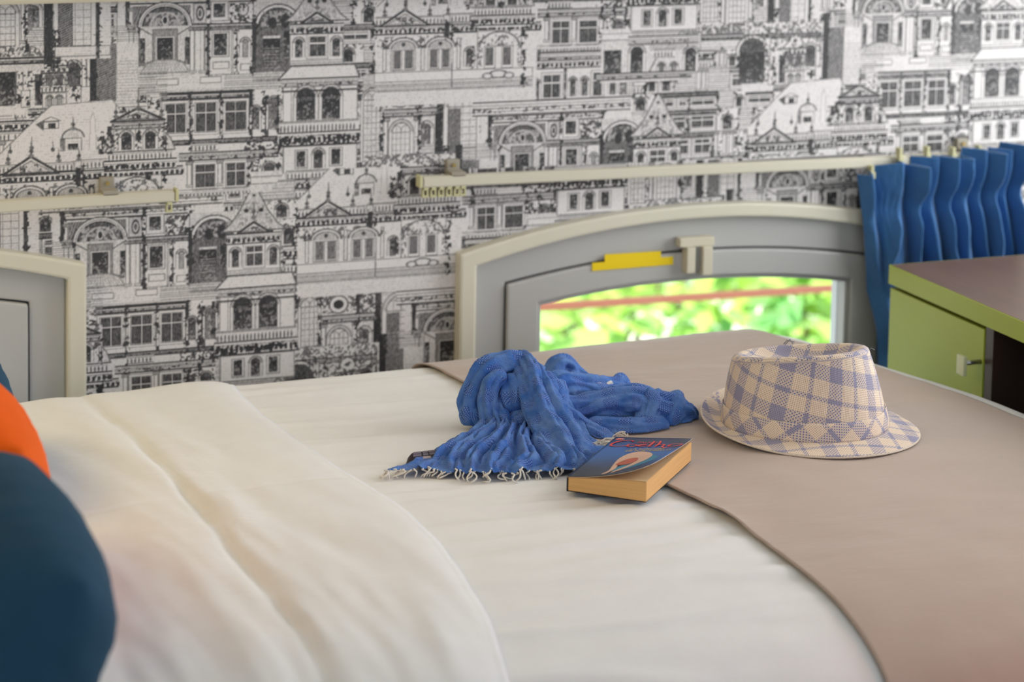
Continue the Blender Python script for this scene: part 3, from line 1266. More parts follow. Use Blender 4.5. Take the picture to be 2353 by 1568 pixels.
def s_of_y(y):
    lo, hi = 0.45, LEN - 0.40
    for _ in range(30):
        mid = (lo + hi) / 2
        if prof(mid)[0] < y:
            lo = mid
        else:
            hi = mid
    return (lo + hi) / 2


def foot_x(y):
    # slants a little, then runs straight along the desk cabinet
    a = 1.584 + (3.05 - y) * 0.33
    return a if a < 1.715 else 1.735 - 0.020 * math.exp(-(a - 1.715) / 0.020)


def foot_drop(t):
    """t = metres past the foot edge (measured on the cloth)"""
    P = [(-0.25, 0), (-0.03, 0), (-0.008, -0.002), (0.003, -0.008), (0.010, -0.026), (0.014, -0.075), (0.018, -0.36)]
    # treat t as arclength along that section
    acc = -0.25
    for (a, z0), (b_, z1) in zip(P[:-1], P[1:]):
        L = math.hypot(b_ - a, z1 - z0)
        if t <= acc + L:
            f = (t - acc) / L
            return a + (b_ - a) * max(f, -9), z0 + (z1 - z0) * max(f, 0)
        acc += L
    return P[-1]


def fbm(x, y, z, o=3):
    return mnoise.fractal(Vector((x, y, z)), 1.0, 2.0, o)


def bed_pt(x, s, amp=1.0):
    y, z = prof(s)
    fx = foot_x(y)
    t = x - fx
    if t > -0.25:
        dx, dz = foot_drop(t)
        x2, z2 = fx + dx, z + dz
    else:
        x2, z2 = x, z
    z2 = max(z2, -0.40)
    # slow undulation of the bedding
    z2 += amp * 0.0015 * fbm(x * 3.1, y * 4.3, 0.3)
    k = min(1, max(0, (y - 2.65) / 0.35))
    z2 += 0.019 * (x - 1.33) * k * k * (3 - 2 * k)
    return Vector((x2, y, BED + z2))


def bed_sheet(xa, xb, ns, nxx, lift, extra=None, sa=0.0, sb=None, edge=None):
    """cloth grid over the bed, lifted along the normal; edge(y) can move the left border"""
    sb = LEN if sb is None else sb
    P = []
    for j in range(ns + 1):
        s = sa + (sb - sa) * j / ns
        row = []
        y, _ = prof(s)
        a = xa(y) if callable(xa) else xa
        c = xb(y) if callable(xb) else xb
        for i in range(nxx + 1):
            f = i / nxx
            x = a + (c - a) * f
            p = bed_pt(x, s)
            e = 1e-3
            n = (bed_pt(x + e, s) - bed_pt(x - e, s)).cross(bed_pt(x, s + e) - bed_pt(x, s - e))
            n = n.normalized() if n.length > 0 else Vector((0, 0, 1))
            h = lift + (extra(x, y, s, f) if extra else 0)
            row.append(p + n * h)
        P.append(row)
    vs = [p for r in P for p in r]
    w = nxx + 1
    fs = [(j * w + i, j * w + i + 1, (j + 1) * w + i + 1, (j + 1) * w + i) for j in range(ns) for i in range(nxx)]
    return vs, fs


def slab(name, vs, fs, ns, nxx, material, parent, thick):
    o = pydata(name, vs, fs, parent, material, True)
    md = o.modifiers.new('thickness', 'SOLIDIFY')
    md.thickness = thick
    md.offset = -1
    return o


def fabric(name, color, rough=0.85, weave=900.0, bump=0.25, noise=0.04, sheen=0.1, nscale=30):
    M = mat(name, color, rough, 0, 0.3, noise, nscale, 0, 0, sheen)
    nt = M.node_tree
    b = nt.nodes['Principled BSDF']
    tc = [n for n in nt.nodes if n.type == 'TEX_COORD'][0]
    n1 = nt.nodes.new('ShaderNodeTexNoise')
    n1.inputs['Scale'].default_value = weave
    n1.inputs['Detail'].default_value = 2
    n2 = nt.nodes.new('ShaderNodeTexNoise')
    n2.inputs['Scale'].default_value = 14
    n2.inputs['Detail'].default_value = 4
    mp = nt.nodes.new('ShaderNodeMapping')
    mp.inputs['Scale'].default_value = (1, 3.2, 1)
    nt.links.new(tc.outputs['Object'], n1.inputs['Vector'])
    nt.links.new(tc.outputs['Object'], mp.inputs['Vector'])
    nt.links.new(mp.outputs['Vector'], n2.inputs['Vector'])
    b1 = nt.nodes.new('ShaderNodeBump')
    b1.inputs['Strength'].default_value = bump
    b1.inputs['Distance'].default_value = 0.0006
    b2 = nt.nodes.new('ShaderNodeBump')
    b2.inputs['Strength'].default_value = 0.35
    b2.inputs['Distance'].default_value = 0.004
    nt.links.new(n1.outputs['Fac'], b1.inputs['Height'])
    nt.links.new(n2.outputs['Fac'], b2.inputs['Height'])
    nt.links.new(b2.outputs['Normal'], b1.inputs['Normal'])
    nt.links.new(b1.outputs['Normal'], b.inputs['Normal'])
    return M


M_white = fabric('white_cotton', (0.80, 0.80, 0.80), 0.9)
M_matt = fabric('white_mattress_ticking', (0.76, 0.76, 0.76), 0.9)
M_taupe = fabric('taupe_cloth', (0.455, 0.355, 0.295), 0.55, 1200, 0.15, 0.04, 0.3)
M_base = mat('dark_bed_base', (0.09, 0.06, 0.045), 0.6, noise=0.2)

bed = empty('bed', (0.7, 2.5, 0), 'single bed by the papered wall, made up in white with a taupe foot cloth', 'bed')
bm = bmesh.new()
add_box(bm, (-0.38, 2.06, 0.27), (1.52, 2.96, 0.575), 0.05)
obj_bm('mattress', bm, bed, M_matt, True)
box('bed_base', (-0.38, 2.07, 0.14), (1.51, 2.95, 0.268), M_base, bed, 0.006)
for lx in (-0.30, 1.48):
    for ly in (2.10, 2.93):
        box('leg', (lx - 0.03, ly - 0.03, 0.0), (lx + 0.03, ly + 0.03, 0.14), M_base, bed, 0.004)
own(bed)


def run_left(y):
    # slanting free edge of the foot cloth, measured along the bed
    t = (3.033 - y) / (3.033 - 1.99)
    t = min(max(t, 0), 1.2)
    return 1.040 + 0.150 * t ** 0.75 + 0.004 * math.sin(y * 17)


def white_extra(x, y, s, f):
    # fine pulled creases running along the bed, stronger by the foot cloth
    w = 0.0016 * math.sin(y * 150 + 3 * fbm(x * 2, y * 2, 1)) * max(0, fbm(x * 3, y * 9, 5.2) + 0.35)
    c = 0.0034 * max(0.0, 1 - abs(fbm(x * 1.2, y * 13 + 0.8 * x, 2.7)) * 4)
    d = 0.002 * fbm(x * 5, y * 5, 9) * (1 if y < 2.1 else 0)
    return (w + c + d) * min(1, max(0, (run_left(y) + 0.02 - x) / 0.04))


duv = empty('duvet', (0.45, 2.5, BED), 'white cotton duvet spread over the bed with its top folded back near the pillows', 'duvet')
vs, fs = bed_sheet(-0.35, lambda y: foot_x(y) + 0.33, 300, 190, 0.004, white_extra)
slab('cover', vs, fs, 300, 190, M_white, duv, 0.004)


def fold_edge(y):
    return 0.80 + 0.02 * math.sin(y * 6.0) + 0.012 * fbm(y * 3, 0.4, 0)


def seam_x(y):
    return 0.585 + 0.04 * (2.9 - y) / 0.9


def fold_extra(x, y, s, f):
    e = fold_edge(y) - x
    far = min(1, max(0, (y - 2.55) / 0.45))
    k = 1 - 0.65 * far
    h = 0.009 * (1 - math.exp(-max(e, 0) / 0.014))
    # gathered seam: a narrow valley between two soft shoulders
    d = x - seam_x(y) - 0.006 * fbm(y * 6, 0.3, 2)
    pk = 0.75 + 0.6 * fbm(y * 11, 2.0, 5.5)
    h += k * (-0.0085 * pk * math.exp(-(d / 0.0075) ** 2) + 0.0045 * math.exp(-((d - 0.030) / 0.026) ** 2) + 0.0045 * math.exp(-((d + 0.034) / 0.030) ** 2))
    # low rolls by the wall
    h += 0.004 * math.exp(-((x - 0.72) / 0.06) ** 2) * far
    # soft puckers either side of the seam and long folds running with it
    pu = min(1, max(e, 0) / 0.06)
    h += k * 0.0042 * fbm(x * 10 + 2.2 * y, y * 2.6, 4.1) * pu
    h += k * 0.0030 * fbm(x * 22 + 3.0 * y, y * 6.0, 8.3) * pu * math.exp(-(d / 0.10) ** 2)
    if y < 2.45:
        h += 0.0085 * fbm(x * 12 + 1.5 * y, y * 2.4, 7.7) * min(1, (2.45 - y) / 0.3) * pu
    # stitched line across
    yy = 2.515 + 0.16 * (x - 0.58)
    h += -0.0022 * math.exp(-((y - yy) / 0.004) ** 2)
    return max(h, 0.0032)


vs, fs = bed_sheet(-0.35, lambda y: fold_edge(y), 320, 210, 0.0056, fold_extra)
td = slab('turned_back_fold', vs, fs, 320, 210, M_white, duv, 0.003)
own(duv)


def run_extra(x, y, s, f):
    h = 0.0018 * max(0.0, 1 - abs(fbm(x * 2.2 + y, y * 5.0, 12.7)) * 3.5)
    h += 0.003 * fbm(x * 4, y * 4, 3.3)
    h += 0.004 * math.exp(-f / 0.02) * max(0, fbm(y * 9, 1.0, 2.2))
    return h + 0.0025


vs, fs = bed_sheet(run_left, lambda y: foot_x(y) - 0.040, 260, 110, 0.0076, run_extra)
runner = slab('bed_runner', vs, fs, 260, 110, M_taupe, None, 0.0016)
tag(runner, 'taupe brown cloth laid across the foot of the bed, under the straw hat', 'bed runner')

# ------------------------------------------------------------------ desk cabinet beyond the bed foot
M_green = mat('lime_green_laminate', (0.37, 0.44, 0.055), 0.5, 0.0, 0.25, noise=0.04, nscale=3)
M_wood = mat('brown_wood_laminate', (0.145, 0.085, 0.058), 0.35, noise=0.28, nscale=7, stretch=(9, 1, 1))
M_dark = mat('dark_brown_wood', (0.040, 0.020, 0.013), 0.5, noise=0.3, nscale=9, stretch=(6, 6, 1))
M_steel = mat('brushed_steel', (0.42, 0.42, 0.42), 0.3, 0.9)
M_tab = mat('pale_tab', (0.66, 0.68, 0.42), 0.4)
TOPZ = BED + 0.105
c0 = ground(2043, 608, TOPZ)
XC, YC = c0.x, c0.y


def plane_x(px, py, x):
    d = ray(px, py)
    return CAM + d * (x / d.x)


pd = plane_x(2256, 800, XC)
pk = plane_x(2249, 832, XC)
YE = 1.95
desk = empty('desk_cabinet', (XC + 0.2, (YC + YE) / 2, 0), 'lime green desk cabinet with brown wooden top beyond the foot of the bed', 'cabinet')
TH = 0.028
box('top', (XC + 0.002, YE + 0.002, TOPZ - TH), (XC + 0.46, YC - 0.002, TOPZ), M_wood, desk, 0.001)
bm = bmesh.new()
add_box(bm, (XC, YE, TOPZ - TH - 0.0005), (XC + 0.0018, YC, TOPZ - 0.0004), 0.0004)
add_box(bm, (XC + 0.0018, YC - 0.0018, TOPZ - TH - 0.0005), (XC + 0.46, YC, TOPZ - 0.0004), 0.0004)
e_ = obj_bm('edge_band', bm, desk, M_green)
e_['label'] = 'lime green edge band'
box('carcass_panel', (XC + 0.022, YC - 0.020, 0.0), (XC + 0.45, YC - 0.002, TOPZ - TH), M_dark, desk, 0.001)
box('carcass_panel', (XC + 0.004, pd.y - 0.022, 0.0), (XC + 0.45, pd.y - 0.003, TOPZ - TH), M_dark, desk, 0.001)
box('carcass_panel', (XC + 0.022, YE, 0.0), (XC + 0.45, YE + 0.02, TOPZ - TH), M_dark, desk, 0.001)
box('back_panel', (XC + 0.43, YE, 0.0), (XC + 0.448, YC - 0.002, TOPZ - TH), M_dark, desk, 0.001)
box('shelf', (XC + 0.024, YE + 0.02, 0.10), (XC + 0.43, pd.y - 0.022, 0.118), M_dark, desk, 0.001)
door = box('door', (XC + 0.003, pd.y, 0.06), (XC + 0.020, YC - 0.001, TOPZ - TH - 0.007), M_green, desk, 0.0012)
kz = pk.z
hd = tube('handle', [(XC + 0.004, pk.y, kz), (XC - 0.026, pk.y, kz)], 0.0032, M_steel, door, 12)
t_ = box('handle_tab', (XC - 0.0300, pk.y - 0.009, kz - 0.016), (XC - 0.0245, pk.y + 0.009, kz + 0.0115), M_tab, hd, 0.0015)
own(desk)

# ------------------------------------------------------------------ curtain
M_curt = fabric('blue_curtain_cloth', (0.042, 0.155, 0.38), 0.8, 1400, 0.2, 0.10, 0.3, 60)
CUR_Y = RAIL_Y - 0.020
cur = empty('curtain', (1.98, CUR_Y, BED + 0.2), 'blue pleated curtain drawn to the right end of the rail, behind the desk cabinet', 'curtain')
TL = plane_y(1978, 404, CUR_Y)
TR = plane_y(2348, 352, CUR_Y)
BL = plane_y(2034, 830, CUR_Y)
nu, nv = 420, 90
Z0, Z1 = TL.z, BED - 0.42
fold_c = [0.0, 0.07, 0.25, 0.335, 0.45, 0.53, 0.66, 0.735, 0.84, 0.91, 1.0]
rf = random.Random(5)
vs = []
for j in range(nv + 1):
    v = j / nv
    v = v ** 1.25
    for i in range(nu + 1):
        u = i / nu
        # which fold
        k = max(0, min(len(fold_c) - 2, sum(1 for c in fold_c[1:-1] if u >= c)))
        f = (u - fold_c[k]) / (fold_c[k + 1] - fold_c[k])
        x_top = TL.x + (TR.x - 0.012 - TL.x) * u
        ztop = TL.z + (TR.z - TL.z) * min(1, u / 0.9) + 0.014 * min(1, u / 0.14)
        drop = ztop - Z1
        z = ztop - drop * v
        d = ztop - z                              # metres below the heading
        pinch = math.exp(-((d - 0.072) / 0.022) ** 2)
        lower = min(1, max(0, (d - 0.07) / 0.12))
        xb = BL.x + (TR.x + 0.04 - BL.x) * u
        tt = min(1, d / (TL.z - BL.z))
        x = x_top + (xb - x_top) * tt
        crest = 1 - abs(2 * f - 1) ** 1.25            # 0 in the valleys, 1 on the crest
        amp = (0.040, 0.030, 0.050, 0.026, 0.046)[k % 5] * (1 - 0.45 * pinch) * (0.62 if k == 0 else 1)
        y = CUR_Y + 0.012 - amp * crest * (1 - 0.30 * lower)
        # the stiff heading fins lean over to the right, the cloth below falls straight
        top = max(0, 1 - d / 0.085)
        x += (0.020 if k else 0.004) * crest * top ** 0.8
        x += 0.016 * lower * fbm(k * 3.7, d * 6, 2.0) * crest
        # folds merge and wander below the heading
        y += 0.030 * lower * fbm(u * 6 + d * 2.5, d * 3.5, 3) + 0.004 * lower * math.sin(u * 40 + d * 5)
        y += 0.0022 * fbm(u * 30, d * 22, 8)
        z += 0.005 * top * math.sin(k * 2.3) - 0.004 * top * f
        # one buckled pleat below the first, as on the hanging cloth
        y -= 0.016 * math.exp(-((u - 0.16 + 0.7 * (d - 0.1)) / 0.025) ** 2) * math.exp(-((d - 0.12) / 0.05) ** 2)
        vs.append((x, y, z))
w = nu + 1
fs = [(j * w + i, j * w + i + 1, (j + 1) * w + i + 1, (j + 1) * w + i) for j in range(nv) for i in range(nu)]
cl = pydata('curtain_cloth', vs, fs, cur, M_curt, True)
md = cl.modifiers.new('thickness', 'SOLIDIFY')
md.thickness = 0.0022
md.offset = 0
for px, py in ((2003, 392), (2068, 352), (2131, 348), (2190, 350), (2250, 346), (2312, 346)):
    p = plane_y(px, py, CUR_Y + 0.006)
    bm = bmesh.new()
    add_box(bm, (p.x - 0.004, p.y - 0.006, p.z - 0.012), (p.x + 0.004, p.y + 0.004, p.z - 0.002), 0.0008)
    add_box(bm, (p.x - 0.0025, p.y - 0.004, p.z - 0.004), (p.x + 0.0025, p.y + 0.010, p.z + 0.008), 0.0008)
    obj_bm('curtain_hook', bm, cur, M_glider)
own(cur)

# ------------------------------------------------------------------ cushions
M_navy = fabric('navy_cushion_cloth', (0.014, 0.062, 0.115), 0.9, 700, 0.3, 0.12, 0.0)
M_orange = fabric('orange_cushion_cloth', (0.92, 0.125, 0.001), 0.85, 700, 0.3, 0.05, 0.0)


def cushion(label, center, w, h, t, lean, yaw, material, seed, piping=True):
    """square stuffed cushion: w along the bed head, h up, t thick; lean back by lean"""
    n = 48
    vs, fs = [], []

    def pt(a, b, side):
        ra, rb = abs(a), abs(b)
        # pulled-in sides, pointed corners
        ex = 1 - 0.05 * (1 - rb ** 2) * 0 - 0.10 * ra ** 2 * (1 - rb ** 2)
        ey = 1 - 0.10 * rb ** 2 * (1 - ra ** 2)
        th = max(0, (1 - ra ** 2.6)) ** 0.55 * max(0, (1 - rb ** 2.6)) ** 0.55
        rd = 1 - 0.14 * (ra * rb) ** 2
        x = rd * a * w / 2 * (1 - 0.03 * (1 - rb ** 2))
        z = rd * b * h / 2 * (1 - 0.03 * (1 - ra ** 2))
        y = side * t / 2 * th
        y += side * 0.010 * th * fbm(a * 2.2 + seed, b * 2.2, seed) + side * 0.006 * th * fbm(a * 6, b * 5 + seed, 1)
        # diagonal creases from corners
        c = math.exp(-((a + 0.9 * b + 0.35) / 0.07) ** 2) * 0.020 + math.exp(-((a - 0.8 * b - 0.55) / 0.06) ** 2) * 0.020
        for b0, sl, wd_, dp in ((-0.10, -0.75, 0.055, 0.016), (-0.52, 0.55, 0.045, 0.013), (0.42, 0.5, 0.07, 0.008)):
            c += dp * math.exp(-((b - b0 - sl * (0.85 - a)) / wd_) ** 2) * min(1, max(0, (a + 0.35) / 0.7))
        y -= side * c * th * (1 - 0.4 * ra)
        return Vector((x, y, z))
    for side in (1, -1):
        for j in range(n + 1):
            for i in range(n + 1):
                vs.append(pt(2 * i / n - 1, 2 * j / n - 1, side))
    k = (n + 1) ** 2
    for j in range(n):
        for i in range(n):
            a = j * (n + 1) + i
            fs.append((a, a + 1, a + n + 2, a + n + 1))
            fs.append((k + a, k + a + n + 1, k + a + n + 2, k + a + 1))
    R = Matrix.Rotation(yaw, 4, 'Z') @ Matrix.Rotation(lean, 4, 'X')
    vs = [R @ v for v in vs]
    o = pydata('cushion', vs, fs, None, material, True)
    bm = bmesh.new()
    bm.from_mesh(o.data)
    bmesh.ops.remove_doubles(bm, verts=bm.verts, dist=0.0004)
    bm.to_mesh(o.data)
    bm.free()
    o.data.shade_smooth()
    o.location = center
    tag(o, label, 'cushion')
    return o


# local +Y of the cushion (thickness) is turned to the foot end; lean tips the top to the head end
YAW = -math.pi / 2
cushion('dark navy cushion in front at the left edge, lying over the orange one', (0.250, 1.93, BED + 0.090), 0.40, 0.36, 0.20, math.radians(-35), YAW, M_navy, 1.3)
cushion('bright orange cushion wedged between the two navy cushions', (0.284, 2.31, BED + 0.088), 0.33, 0.31, 0.18, math.radians(-33), YAW, M_orange, 4.1)
cushion('rearmost navy cushion showing as a sliver behind the orange one', (0.318, 2.66, BED + 0.050), 0.33, 0.30, 0.16, math.radians(-30), YAW, M_navy, 7.7)

# ------------------------------------------------------------------ outside
M_ground = mat('pale_gravel', (0.85, 0.83, 0.76), 0.9, noise=0.12, nscale=4)
GZ = -0.62
structure(box('ground', (-3, 3.3, GZ - 0.1), (14, 22, GZ), M_ground))
M_red = mat('red_brown_painted_rail', (0.62, 0.20, 0.11), 0.5)
ra_ = plane_y(1241, 706, 4.45)
rb_ = plane_y(1936, 661, 4.45)
rail_o = empty('railing', ((ra_.x + rb_.x) / 2, 4.45, GZ), 'red terrace railing outside the arched window, in front of the shrubs', 'railing')
dr = (rb_ - ra_).normalized()
tube('handrail', [ra_ - dr * 1.6, rb_ + dr * 1.6], 0.0095, M_red, rail_o, 12)
for k in (-0.45, 1.55):
    p = ra_ + dr * k
    tube('post', [(p.x, 4.45, GZ), (p.x, 4.45, p.z)], 0.018, M_red, rail_o, 12)
own(rail_o)


def leaf_material(name, c):
    M = bpy.data.materials.new(name)
    M.use_nodes = True
    nt = M.node_tree
    b = nt.nodes['Principled BSDF']
    tc = nt.nodes.new('ShaderNodeTexCoord')
    n = nt.nodes.new('ShaderNodeTexNoise')
    n.inputs['Scale'].default_value = 3.0
    nt.links.new(tc.outputs['Object'], n.inputs['Vector'])
    r = nt.nodes.new('ShaderNodeValToRGB')
    r.color_ramp.elements[0].position = 0.35
    r.color_ramp.elements[1].position = 0.65
    r.color_ramp.elements[0].color = (c[0] * 0.55, c[1] * 0.8, c[2] * 1.6, 1)
    r.color_ramp.elements[1].color = (c[0] * 1.35, c[1] * 1.1, c[2], 1)
    nt.links.new(n.outputs['Fac'], r.inputs['Fac'])
    nt.links.new(r.outputs['Color'], b.inputs['Base Color'])
    b.inputs['Roughness'].default_value = 0.35
    tl = nt.nodes.new('ShaderNodeBsdfTranslucent')
    nt.links.new(r.outputs['Color'], tl.inputs['Color'])
    ms = nt.nodes.new('ShaderNodeMixShader')
    ms.inputs['Fac'].default_value = 0.45
    nt.links.new(b.outputs['BSDF'], ms.inputs[1])
    nt.links.new(tl.outputs['BSDF'], ms.inputs[2])
    nt.links.new(ms.outputs['Shader'], nt.nodes['Material Output'].inputs['Surface'])
    return M


M_leaf = leaf_material('fresh_green_leaves', (0.50, 0.72, 0.14))
M_bark = mat('shrub_bark', (0.12, 0.08, 0.05), 0.9, noise=0.3)


def shrub(label, cx, cy, rx, ry, h, n, seed):
    rr = random.Random(seed)
    root = empty('shrub', (cx, cy, GZ), label, 'shrub', 'sunlit shrubs outside the arched window')
    vs, fs = [], []
    for _ in range(n):
        th, ph = rr.uniform(0, 2 * math.pi), rr.uniform(-0.2, 1) * math.pi / 2
        rad = 0.55 + 0.45 * rr.random() ** 0.5
        c = Vector((cx + rx * rad * math.cos(th) * math.cos(ph), cy + ry * rad * math.sin(th) * math.cos(ph),
                    GZ + h * 0.22 + h * 0.78 * rad * max(0.0, math.sin(ph))))
        c += Vector((rr.gauss(0, .05), rr.gauss(0, .05), rr.gauss(0, .05)))
        d = Vector((rr.gauss(0, 1), rr.gauss(0, 1), rr.gauss(0, .6))).normalized()
        up = Vector((rr.gauss(0, .5), rr.gauss(0, .5) - 0.3, 1)).normalized()
        sd = d.cross(up)
        if sd.length < 0.1:
            continue
        sd.normalize()
        nn = sd.cross(d)
        L, Wd = rr.uniform(0.08, 0.13), rr.uniform(0.028, 0.046)
        k = len(vs)
        vs += [c - d * L / 2, c + sd * Wd - d * L * 0.05 + nn * 0.004, c + d * L / 2, c - sd * Wd - d * L * 0.05 + nn * 0.004]
        fs += [(k, k + 1, k + 2), (k, k + 2, k + 3)]
    pydata('foliage', vs, fs, root, M_leaf)
    for i in range(4):
        a = rr.uniform(0, 6.28)
        tube('stem', [(cx + 0.03 * math.cos(a), cy + 0.03 * math.sin(a), GZ), (cx + rx * 0.25 * math.cos(a), cy + ry * 0.25 * math.sin(a), GZ + h * 0.4),
                      (cx + rx * 0.45 * math.cos(a), cy + ry * 0.45 * math.sin(a), GZ + h * 0.75)], [0.016, 0.011, 0.005], M_bark, root, 8)
    return own(root)


shrub('low green shrub outside the window, seen at the left end of the pane', 2.15, 5.9, 0.42, 0.45, 0.62, 480, 3)
shrub('green shrub outside, seen left of the middle of the pane', 2.75, 6.3, 0.50, 0.5, 0.66, 480, 4)
shrub('green shrub outside, seen right of the middle of the pane', 3.30, 5.9, 0.50, 0.45, 0.66, 560, 5)
shrub('green shrub outside, seen at the right end of the pane', 3.90, 6.2, 0.55, 0.5, 0.68, 560, 6)
shrub('larger green shrub standing behind the other shrubs', 3.6, 7.6, 1.5, 0.5, 0.55, 700, 8)

# ------------------------------------------------------------------ straw hat
LAY = BED + 0.0125               # top of the foot cloth


def nodes_math(nt, op, a, b=None, c=None):
    n = nt.nodes.new('ShaderNodeMath')
    n.operation = op
    for i, v in enumerate((a, b, c)):
        if v is None:
            continue
        if isinstance(v, (int, float)):
            n.inputs[i].default_value = v
        else:
            nt.links.new(v, n.inputs[i])
    return n.outputs[0]


def straw_material(name, rot, off=(0.0, 0.0)):
    """plaid paper-straw weave: two thread systems, pale and lavender blue, crossing in a basket weave"""
    M = bpy.data.materials.new(name)
    M.use_nodes = True
    nt = M.node_tree
    b = nt.nodes['Principled BSDF']
    b.inputs['Roughness'].default_value = 0.65
    b.inputs['Specular IOR Level'].default_value = 0.3
    uv = nt.nodes.new('ShaderNodeUVMap')
    mp = nt.nodes.new('ShaderNodeMapping')
    mp.inputs['Rotation'].default_value = (0, 0, rot)
    mp.inputs['Location'].default_value = (off[0], off[1], 0)
    nt.links.new(uv.outputs['UV'], mp.inputs['Vector'])
    sp = nt.nodes.new('ShaderNodeSeparateXYZ')
    nt.links.new(mp.outputs['Vector'], sp.inputs['Vector'])
    PER, TH = 0.0605, 0.0021

    def stripe(c):
        f = nodes_math(nt, 'FRACT', nodes_math(nt, 'DIVIDE', c, PER))
        a = nodes_math(nt, 'MULTIPLY', nodes_math(nt, 'GREATER_THAN', f, 0.0), nodes_math(nt, 'LESS_THAN', f, 0.30))
        t = nodes_math(nt, 'MULTIPLY', nodes_math(nt, 'GREATER_THAN', f, 0.59), nodes_math(nt, 'LESS_THAN', f, 0.68))
        return nodes_math(nt, 'MAXIMUM', a, t)
    sx, sy = stripe(sp.outputs['X']), stripe(sp.outputs['Y'])
    cx = nodes_math(nt, 'DIVIDE', sp.outputs['X'], TH)
    cy = nodes_math(nt, 'DIVIDE', sp.outputs['Y'], TH)
    chk = nodes_math(nt, 'MODULO', nodes_math(nt, 'ADD', nodes_math(nt, 'FLOOR', cx), nodes_math(nt, 'FLOOR', cy)), 2.0)
    chk = nodes_math(nt, 'ABSOLUTE', chk)
    mask = nodes_math(nt, 'ADD', nodes_math(nt, 'MULTIPLY', chk, sx),
                      nodes_math(nt, 'MULTIPLY', nodes_math(nt, 'SUBTRACT', 1.0, chk), sy))
    # little gaps between the threads
    fx = nodes_math(nt, 'ABSOLUTE', nodes_math(nt, 'SUBTRACT', nodes_math(nt, 'FRACT', nodes_math(nt, 'MULTIPLY', cx, 1.0)), 0.5))
    fy = nodes_math(nt, 'ABSOLUTE', nodes_math(nt, 'SUBTRACT', nodes_math(nt, 'FRACT', nodes_math(nt, 'MULTIPLY', cy, 1.0)), 0.5))
    gap = nodes_math(nt, 'LESS_THAN', nodes_math(nt, 'ADD', fx, fy), 0.33)
    mx = nt.nodes.new('ShaderNodeMix')
    mx.data_type = 'RGBA'
    mx.inputs['A'].default_value = (0.88, 0.73, 0.58, 1)
    mx.inputs['B'].default_value = (0.36, 0.35, 0.48, 1)
    nt.links.new(mask, mx.inputs['Factor'])
    m2 = nt.nodes.new('ShaderNodeMix')
    m2.data_type = 'RGBA'
    m2.blend_type = 'MULTIPLY'
    m2.inputs['B'].default_value = (0.52, 0.48, 0.50, 1)
    nt.links.new(mx.outputs['Result'], m2.inputs['A'])
    nt.links.new(gap, m2.inputs['Factor'])
    nt.links.new(m2.outputs['Result'], b.inputs['Base Color'])
    hgt = nodes_math(nt, 'ADD', nodes_math(nt, 'MULTIPLY', fx, 1.0), nodes_math(nt, 'MULTIPLY', fy, 1.0))
    bp = nt.nodes.new('ShaderNodeBump')
    bp.inputs['Strength'].default_value = 0.35
    bp.inputs['Distance'].default_value = 0.001
    nt.links.new(hgt, bp.inputs['Height'])
    nt.links.new(bp.outputs['Normal'], b.inputs['Normal'])
    return M


HC = ground(1849, 984, LAY)
hax = Vector((RGT.x, RGT.y, 0)).normalized()
vdir = Vector((HC.x, HC.y, 0)).normalized()
hax = Vector((vdir.y, -vdir.x, 0))
hax = Matrix.Rotation(math.radians(-7), 3, 'Z') @ hax
hay = Vector((-hax.y, hax.x, 0))


def hat_pt(x, y, z):
    return Vector((HC.x, HC.y, LAY)) + hax * x + hay * y + Vector((0, 0, z))


def grid_mesh(name, rings, uvs, parent, material, closed=True, cap=False):
    n = len(rings[0])
    vs = [p for r in rings for p in r]
    me = bpy.data.meshes.new(name)
    fs, fu = [], []
    for j in range(len(rings) - 1):
        for i in range(n if closed else n - 1):
            k = (i + 1) % n
            fs.append((j * n + i, j * n + k, (j + 1) * n + k, (j + 1) * n + i))
            u0, u1 = uvs[j], uvs[j + 1]
            fu += [u0[i], u0[i + 1], u1[i + 1], u1[i]]
    me.from_pydata([tuple(v) for v in vs], [], fs)
    uvl = me.uv_layers.new(name='UVMap')
    uvl.data.foreach_set('uv', [c for p in fu for c in p])
    me.update()
    return link(name, me, parent, material, True)


NH = 144
TH_ = [2 * math.pi * i / NH for i in range(NH)]
hat = empty('straw_hat', (HC.x, HC.y, LAY), 'pale plaid straw trilby hat lying on the taupe cloth', 'hat')
Z_BASE = lambda th: 0.0075 + 0.002 * math.cos(th) + 0.002 * max(0, math.sin(th))
Z_RIM = lambda th: 0.0915 + 0.0115 * math.cos(th) - 0.0070 * math.sin(th)


def crown_xy(th, f, grow=0.0):
    """f: 0 at the band, 1 at the rim"""
    a = 0.1035 + (0.0865 - 0.1035) * f + grow
    b_ = 0.0890 + (0.0640 - 0.0890) * f + grow
    e = 0.92
    c, s_ = math.cos(th), math.sin(th)
    x = a * math.copysign(abs(c) ** e, c)
    y = b_ * math.copysign(abs(s_) ** e, s_)
    return x - 0.009 * f, y + 0.004 * f


